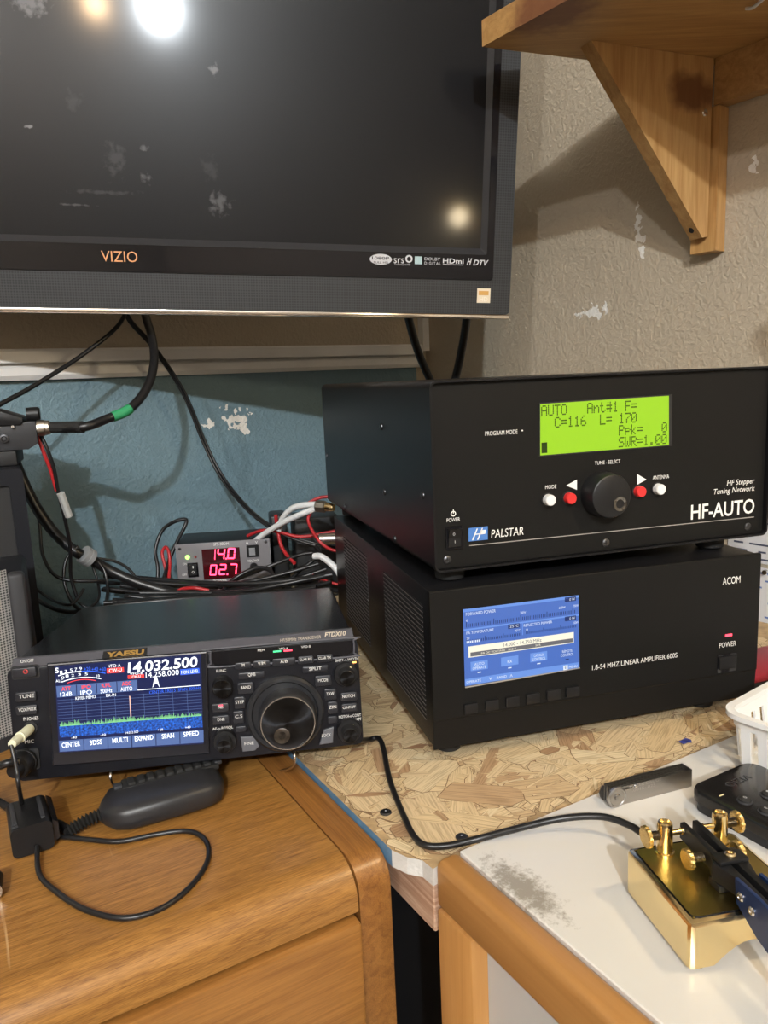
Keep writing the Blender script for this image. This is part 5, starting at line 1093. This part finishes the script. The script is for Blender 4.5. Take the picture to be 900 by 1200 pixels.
# base with an arched front underside
prf = [(0.0, .002), (.014, .002)]+[(.014+.042*k/10, .002+.011*math.sin(math.pi*k/10)) for k in range(1, 10)]+[(.056, .002), (BW, .002), (BW, BH), (0, BH)]
bm = NB(); prism(bm, prf, lambda u, v, h: (u, h, v), .0, BL); 
es = [e for e in bm.edges if all(v.co.z > BH-1e-5 for v in e.verts)]+[e for e in bm.edges if abs(e.verts[0].co.z-e.verts[1].co.z) > .02 and e.verts[0].co.x in (0.0, BW)]
es += [e for e in bm.edges if abs(e.verts[0].co.z-e.verts[1].co.z) > .02]
bmesh.ops.bevel(bm, geom=list(set(es)), offset=.0030, segments=2, profile=.5, affect='EDGES'); obj('base', bm, BRASS, key, smooth=.35)
obj('top_plate', Bx(.0038, BW-.0038, .0038, BL-.0038, BH-.001, BH+.0004), mat('brushed_brass', (.60, .47, .17), .30, 1, bump=.1, bscale=700), key)  # darker olive tone carries a painted reflection on the brass top
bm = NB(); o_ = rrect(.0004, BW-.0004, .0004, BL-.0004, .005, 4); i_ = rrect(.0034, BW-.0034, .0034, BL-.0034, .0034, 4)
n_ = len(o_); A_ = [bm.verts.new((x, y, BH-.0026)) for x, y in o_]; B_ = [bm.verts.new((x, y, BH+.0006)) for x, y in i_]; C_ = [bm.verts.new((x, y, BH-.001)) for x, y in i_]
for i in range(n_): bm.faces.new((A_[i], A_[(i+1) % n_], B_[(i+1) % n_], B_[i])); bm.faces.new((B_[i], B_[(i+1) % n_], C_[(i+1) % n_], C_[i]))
obj('reflection_chamfer', bm, mat('dark_reflection', (.05, .048, .045), .12, .9), key, smooth=.5)  # reflection painted into the dark colour of this ring; the edge is brass
for fx, fy in ((.008, .008), (BW-.008, .008), (.008, BL-.008), (BW-.008, BL-.008)):
    bm = NB(); lathe(bm, [(.006, -.0002), (.006, .0022)], (fx, fy, 0), (0, 0, 1), 16); obj('foot', bm, RUBBER, key, smooth=.6)
KT = Plane(key, O=(0, 0, BH+.0004), U=(1, 0, 0), W=(0, 1, 0), N=(0, 0, 1))
zt = BH+.0004
LP = KT.uv(778.5, 999); RP = KT.uv(842, 987)
LP = (LP[0], LP[1]); RP = (RP[0], LP[1]+.0005)
def knurl(name, c, ax, r, l, par):
    bm = NB(); x, y, a = basis(ax); seg = 28; rings_ = []
    for h, kf in ((0, .85), (.0006, 1), (l-.0006, 1), (l, .85)):
        rings_.append([bm.verts.new(V(c)+a*h+(x*math.cos(2*math.pi*k/seg)+y*math.sin(2*math.pi*k/seg))*r*kf*(1 if k % 2 else .93)) for k in range(seg)])
    for p_, q_ in zip(rings_, rings_[1:]):
        for k in range(seg): bm.faces.new((p_[k], p_[(k+1) % seg], q_[(k+1) % seg], q_[k]))
    bm.faces.new(rings_[0][::-1]); bm.faces.new(rings_[-1]); return obj(name, bm, BRASSD, par)
def thread(c, ax, r, l, par):
    bm = NB(); n = 7; pf = []
    for k in range(n): pf += [(r, l*k/n), (r*.82, l*(k+.5)/n)]
    pf.append((r, l)); lathe(bm, pf, c, ax, 14); return obj('thread', bm, mat('dark_thread', (.16, .14, .11), .3, 1), par)
mid = (LP[0]+RP[0])/2
for (px_, py_), s_ in ((LP, -1), (RP, 1)):
    bm = NB(); lathe(bm, [(.0056, 0), (.0056, .0014), (.0046, .0016), (.0044, .0175), (.0040, .0192), (.0028, .0198), (.0024, .0186), (.0005, .0186)], (px_, py_, zt), (0, 0, 1), 24); po_ = obj('post', bm, BRASS, key, smooth=.5)
    zc_ = zt+.0118
    thread((px_+s_*.0040, py_, zc_), (s_, 0, 0), .0026, .0062, po_); knurl('adjust_knob', (px_+s_*.0100, py_, zc_), (s_, 0, 0), .0064, .0030, po_)
    bm = NB(); lathe(bm, [(.0016, 0), (.0016, .0062), (.0022, .0064), (.0022, .0075)], (px_-s_*.0040, py_, zc_), (-s_, 0, 0), 14); obj('contact_tip', bm, BRASS, po_, smooth=.5)
    # lever
    lx = mid+s_*.0040
    pts_ = [(lx-.0016, LP[1]+.004), (lx+.0016, LP[1]+.004), (lx+.0022*(1 if s_ > 0 else 1), .030), (lx+.0022+(.004 if s_ > 0 else 0), .022), (lx+.0022, .008), (lx+.0022, -.016), (lx-.0022, -.016), (lx-.0022, .008), (lx-.0022-(.004 if s_ < 0 else 0), .022), (lx-.0022, .030)]
    bm = NB(); prism(bm, pts_, lambda u, v, h: (u, v, h), zt+.005, zt+.0150, .0006); lv = obj('lever', bm, BLACK, key, smooth=.5)
    # lower return screw
    yb = LP[1]-.020; thread((lx+s_*.0024, yb, zt+.0085), (s_, 0, 0), .0024, .0075, lv); knurl('spring_knob', (lx+s_*.0098, yb, zt+.0085), (s_, 0, 0), .0058, .0034, lv)
    # finger paddle: blue plate at the front end
    bm = NB(); prism(bm, [(.006, zt+.0165), (-.012, zt+.0175), (-.048, zt+.014), (-.052, zt-.004), (-.045, zt-.012), (-.012, zt-.004), (.004, zt+.0035)], lambda u, v, h: (lx+s_*.0030+h, u, v), -.0011, .0011, .0005); fp_ = obj('finger_paddle', bm, BLUEM, key, smooth=.5)
    for yy, zz in ((.0005, .0095), (-.0085, .0080)):
        bm = NB(); lathe(bm, [(.0024, 0), (.0024, .0006), (.0016, .0014), (.0007, .0014), (.0005, .0008)], (lx+s_*.0030+s_*.0011, yy, zt+zz), (s_, 0, 0), 14); obj('screw', bm, SILVER, fp_, smooth=.5)
bm = Bx(mid-.0095, mid+.0095, .016, .026, zt, zt+.0045, .0006); obj('pivot_block', bm, BLACK, key, smooth=.5)
obj('top_bridge', Bx(mid-.0085, mid+.0085, .017, .026, zt+.0152, zt+.0178, .0008), BLACK, key, smooth=.5)
bm = NB(); lathe(bm, [(.0030, 0), (.0030, .001), (.0022, .0018), (.0012, .0018), (.0009, .001)], (mid, .0215, zt+.0178), (0, 0, 1), 16); obj('pivot_screw', bm, mat('pale_brass', (.78, .62, .36), .25, 1), key, smooth=.5)
kend = MW[key] @ V((LP[0]-.012, BL+.001, BH*.55))
cable('key_cable', 'black cable from the transceiver across the strand board to the brass paddle', [aty(421, 868, .60), (432, 867, 'o'), (443, 865, 'o'), (449, 876, 'o'), (457, 915, 'o'), (474, 958, 'o'), (486, 981, 'o'), (500, 991, 'o'), (525, 991, 'o'), (560, 983, 't'), (610, 970, '.006'), (660, 959, '.010'), (705, 957, '.013'), (735, 966, '.013'), (752, 976, '.013')], .0023, CBLACK)

# ------------------------------------------------------------------ feeler gauge
ga = atz(712, 948, TABZ); gb = atz(810, 922, TABZ); gl = (gb-ga).length
fg = thing('feeler_gauge', 'folded steel feeler gauge standing on edge on the white table', 'feeler gauge', (ga.x, ga.y, TABZ+.0003), rot(math.atan2(gb.y-ga.y, gb.x-ga.x)))
gh = .0135
def gside(y0, y1, notch):
    o_ = [(.004, 0), (gl, 0), (gl, gh)] + ([(.026, gh), (.021, gh*.80), (.016, gh*.80), (.012, gh*.95)] if notch else [(.006, gh)]) + [(.002, gh*.85), (0, gh*.5), (.001, gh*.2)]
    bm = NB(); prism(bm, o_, lambda u, v, h: (u, h, v), y0, y1); return bm
obj('side_plate', gside(0, .0007, True), STEEL, fg); obj('side_plate', gside(.0098, .0105, True), STEEL, fg)
obj('end_wrap', Bx(gl-.0002, gl+.0005, 0, .0105, 0, gh, .0001, 1), STEEL, fg)
BLD = mat('blade_steel', (.30, .29, .28), .35, 1)
for k in range(8): obj('blade', Bx(.003+.0004*(k % 3), gl-.004-.001*(k % 4), .0012+k*.00105, .0019+k*.00105, .0012, gh-.0004+.0006*(k % 2)), BLD, fg)
bm = NB(); lathe(bm, [(.0078, 0), (.0078, .0016), (.0066, .0022), (.0060, .0018), (.0024, .0018), (.0020, .0028), (.0005, .0030)], (.0070, 0, .0079), (0, -1, 0), 28); rv = obj('pivot_disc', bm, STEEL, fg, smooth=.5)
GP = Plane(fg)
GP.text('FEELER GAUGE', 738, 775, 917.5, 3.4, mat('etched_steel', (.62, .60, .57), .5, 1)); GP.text('.0015-.025', 741, 768, 923, 3.2, mat('etched_steel', (.62, .6, .57)))
bm = NB(); lathe(bm, [(.0012, 0), (.0012, .001)], (.0235, -.0, gh*.86), (0, -1, 0), 10); obj('stop_pin', bm, SILVER, fg)

# ------------------------------------------------------------------ remote control
RZh = .0165
r0 = atz(806, 921, TABZ+RZh); r1 = atz(873, 888, TABZ+RZh); ryaw = math.atan2(r1.y-r0.y, r1.x-r0.x)-R(3)
rm = thing('remote_control', 'black television remote with round buttons beside the brass paddle', 'remote control', (r0.x, r0.y, TABZ+.0004), rot(ryaw))
RW, RLn = (r1-r0).length+.0005, .15
rp = rrect(0, RW, -RLn, 0, .010, 6)
bm = NB(); prism(bm, rrect(.002, RW-.002, -RLn+.002, -.002, .009, 6), lambda u, v, h: (u, v, h), 0, .0070); obj('lower_shell', bm, BLACKM, rm, smooth=.5)
bm = NB(); prism(bm, rp, lambda u, v, h: (u, v, h), .0076, RZh, .003); obj('upper_shell', bm, mat('remote_gloss', (.012, .011, .011), .18), rm, smooth=.5)
bm = NB(); ringprism(bm, rrect(.0006, RW-.0006, -RLn+.0006, -.0006, .0098, 6), rrect(.003, RW-.003, -RLn+.003, -.003, .008, 6), lambda u, v, h: (u, v, h), .0068, .0078); obj('seam_band', bm, DGREY, rm, smooth=.5)
RP_ = Plane(rm, O=(0, 0, RZh), U=(1, 0, 0), W=(0, 1, 0), N=(0, 0, 1))
for row in range(5):
    for c in range(3):
        u = RW*(.22+.28*c); v = -.034-.0155*row-(.004 if c == 1 else 0)
        bm = NB(); lathe(bm, [(.0052, 0), (.0050, .0007), (.0044, .0008), (.0042, .0004)], RP_.p(u, v, 0), RP_.N, 20); rg = obj('button_rim', bm, DGREY, rm, smooth=.5)
        bm = NB(); lathe(bm, [(.0042, 0), (.0040, .0018), (.0030, .0024), (.0004, .0026)], RP_.p(u, v, 0), RP_.N, 20); bt = obj('button', bm, RUBBER, rm, smooth=.5)
        RT_ = Plane(rm, O=RP_.p(u, v, .0027), U=(-1, 0, 0), W=(0, -1, 0), N=(0, 0, 1)); RT_.textuv(str((row*3+c) % 10), -.0009, .0009, -.0013, .0013, PG, bt, h=.0001)
RT_ = Plane(rm, O=(RW*.5, -.015, RZh), U=(-1, 0, 0), W=(0, -1, 0), N=(0, 0, 1)); RT_.textuv('VIZIO', -.012, .012, -.003, .003, DGREY, rm, h=.0002)
obj('indicator_window', Bx(.006, .0105, -.0215, -.0205, RZh, RZh+.0002), mat('cream_mark', (.8, .7, .4), .5), rm)

# ------------------------------------------------------------------ white plastic basket
bh = .047; bc = atz(846, 842, TABZ+bh); byaw = R(37)
bk_ = thing('plastic_basket', 'white slotted plastic basket at the right edge behind the remote', 'basket', (bc.x+.007, bc.y+.012, TABZ+.0004), rot(byaw))
# local: x to the right-back, -y towards the viewer
bx1, by1, tp = .17, .11, .006
def brect(z, inset=0):
    k = tp*(1-z/bh); return rrect(k+inset, bx1-k-inset, -by1+k+inset, -k-inset, .014, 5)
bm = NB(); ringprism(bm, rrect(-.004, bx1+.004, -by1-.004, .004, .018, 5), rrect(.002, bx1-.002, -by1+.002, -.002, .012, 5), lambda u, v, h: (u, v, h), bh-.003, bh+.001); obj('rim', bm, WPLAST, bk_, smooth=.5)
def band(name, z0, z1, t=.0018):
    bm = NB(); o0_, o1_, i0_, i1_ = brect(z0), brect(z1), brect(z0, t), brect(z1, t); n = len(o0_)
    L4 = [[bm.verts.new((*p, z)) for p in q] for q, z in ((o0_, z0), (o1_, z1), (i1_, z1), (i0_, z0))]
    for a, b_ in zip(L4, L4[1:]+L4[:1]):
        for k in range(n): bm.faces.new((a[k], a[(k+1) % n], b_[(k+1) % n], b_[k]))
    return obj(name, bm, WPLAST, bk_, smooth=.5)
band('upper_band', bh-.011, bh-.0031); band('lower_band', .0006, .007)
bm = NB(); prism(bm, brect(.0, .0008), lambda u, v, h: (u, v, h), 0, .0018); obj('bottom', bm, WPLAST, bk_)
def slat(x, y, dx, dy):
    k0 = tp*(1-.007/bh); k1 = tp*(1-(bh-.011)/bh); bm = NB(); w2 = .0036
    def pt(s_, k, z, t):
        if dx: return (x+s_*w2, (-k-t if y == 0 else -by1+k+t), z)
        return ((k+t if x == 0 else bx1-k-t), y+s_*w2, z)
    vs_ = [bm.verts.new(pt(s_, k, z, t)) for (k, z) in ((k0, .007), (k1, bh-.011)) for (s_, t) in ((-1, 0), (1, 0), (1, .0018), (-1, .0018))]
    for q in ((0, 1, 5, 4), (1, 2, 6, 5), (2, 3, 7, 6), (3, 0, 4, 7), (0, 3, 2, 1), (4, 5, 6, 7)): bm.faces.new([vs_[i] for i in q])
    obj('slat', bm, WPLAST, bk_)
for k in range(11): slat(.018+k*.0134, 0, 1, 0); slat(.018+k*.0134, -by1, 1, 0)
for k in range(7): slat(0, -.016-k*.013, 0, 1); slat(bx1, -.016-k*.013, 0, 1)

# ------------------------------------------------------------------ papers pinned to the right wall, odds and ends
PAPER = mat('white_paper', (.62, .63, .66), .8); INK = mat('ink', (.06, .07, .12), .7); INKB = mat('blue_ink', (.10, .16, .42), .7)
def sheet(label, px0, py0, px1, py1, off, seed, tilt=0):
    a = ROOM @ rr_(px0, (py0+py1)/2, off); b_ = ROOM @ rr_(px1, (py0+py1)/2, off); zt_ = (ROOM @ rr_((px0+px1)/2, py0, off)).z; zb_ = (ROOM @ rr_((px0+px1)/2, py1, off)).z
    w_ = (b_-a).length; h_ = zt_-zb_
    t = thing('paper_sheet', label, 'paper', (a.x, a.y, zb_), rot(RA-R(90), 0, tilt), 'papers pinned to the right wall')
    obj('page', Bx(0, w_, 0, .0004, 0, h_), PAPER, t); r = random.Random(seed); pl_ = Plane(t)
    n = int(h_/.009)
    bm = NB()
    for k in range(n):
        if r.random() < .2: continue
        z = h_-.008-k*.009; x = .008
        while x < w_-.012:
            l = r.uniform(.006, .03); l = min(l, w_-.006-x)
            bm.faces.new([bm.verts.new(pl_.p(u, v, .0002)) for u, v in ((x, z), (x+l, z), (x+l, z+.0022), (x, z+.0022))]); x += l+r.uniform(.004, .02)
    o = obj('writing', bm, INK if seed % 2 else INKB, t); o['kind'] = 'stuff'
    bm = NB(); lathe(bm, [(.003, 0), (.002, .003), (.003, .005)], (w_/2, 0, h_-.004), (0, -1, 0), 10); obj('push_pin', bm, SILVER, t)
sheet('upper printed paper sheet on the right wall behind the tuner', 853, 606, 925, 660, .002, 3)
sheet('lower handwritten paper sheet on the right wall behind the amplifier', 856, 664, 930, 768, .0035, 4, R(2))
a = atz(884, 806, OSBZ+.012)
rc = thing('red_case', 'red plastic corner of a case behind the amplifier right side', 'case', (a.x+.01, a.y+.02, OSBZ+.0004), rot(R(20)))
obj('lid', Bx(0, .09, 0, .06, .006, .014, .003), mat('crimson_plastic', (.30, .015, .03), .4), rc, smooth=.5); obj('tray', Bx(.001, .089, .001, .059, 0, .006, .001), BLACKM, rc, smooth=.5)
bm = NB(); c = atz(804, 870, OSBZ); ps_ = []
for k in range(9):
    a = 2*math.pi*k/9; r = .006*(.6+.4*math.sin(k*2.3)**2); ps_.append((c.x+r*math.cos(a)*1.3, c.y+r*math.sin(a)*.7))
prism(bm, ps_, lambda u, v, h: (u, v, h+.0006*math.sin(u*900)), OSBZ+.0009, OSBZ+.0016); tag(obj('plastic_scrap', bm, mat('blue_scrap', (.04, .05, .22), .4)), 'tiny dark blue scrap on the strand board by the basket', 'scrap')

# ------------------------------------------------------------------ desk lamp just right of the table (its glow shows in the television)
lx_, ly_, lz_ = DESK_LAMP_POS
dl_ = thing('desk_lamp', 'warm gooseneck desk lamp standing at the right end of the table', 'desk lamp', (lx_+.05, ly_+.02, TABZ+.0004))
bm = NB(); lathe(bm, [(.055, 0), (.055, .008), (.05, .012), (.012, .016), (.010, .03)], (0, 0, 0), (0, 0, 1), 32); obj('base', bm, BLACK, dl_, smooth=.5)
top = V((lx_, ly_, lz_)); aim = V((-.62, .12, -.78)).normalized(); bk0 = MW[dl_].inverted() @ (top-aim*.07)
bm = NB(); tube(bm, [(0, 0, .025), (.03, 0, .12), (.05, 0, .25), bk0+V((.03, 0, .02)), bk0], .006, 10, 6); obj('gooseneck', bm, BLACK, dl_, smooth=1.2)
lc_ = MW[dl_].inverted() @ top
bm = NB(); lathe(bm, [(.012, -.07), (.02, -.065), (.030, -.04), (.052, .02), (.050, .02), (.028, -.038), (.012, -.06)], lc_, aim, 32, cap=False); obj('shade', bm, mat('brass_shade', (.75, .55, .25), .35), dl_, smooth=.6)
bm = NB(); lathe(bm, [(.010, -.05), (.016, -.035), (.020, -.015), (.016, .002), (.004, .008)], lc_, aim, 20); obj('bulb', bm, emis('warm_bulb', (1, .62, .10), 22), dl_, smooth=1)
ld = bpy.data.lights.new('desk_bulb', 'SPOT'); ld.energy = DESK_LAMP_W*4; ld.color = DESK_LAMP_COL; ld.spot_size = R(150); ld.spot_blend = .5; ld.shadow_soft_size = .018
lo = bpy.data.objects.new('desk_bulb', ld); COL.objects.link(lo); lo.location = top+aim*.022; lo.rotation_euler = aim.to_track_quat('-Z', 'Y').to_euler()
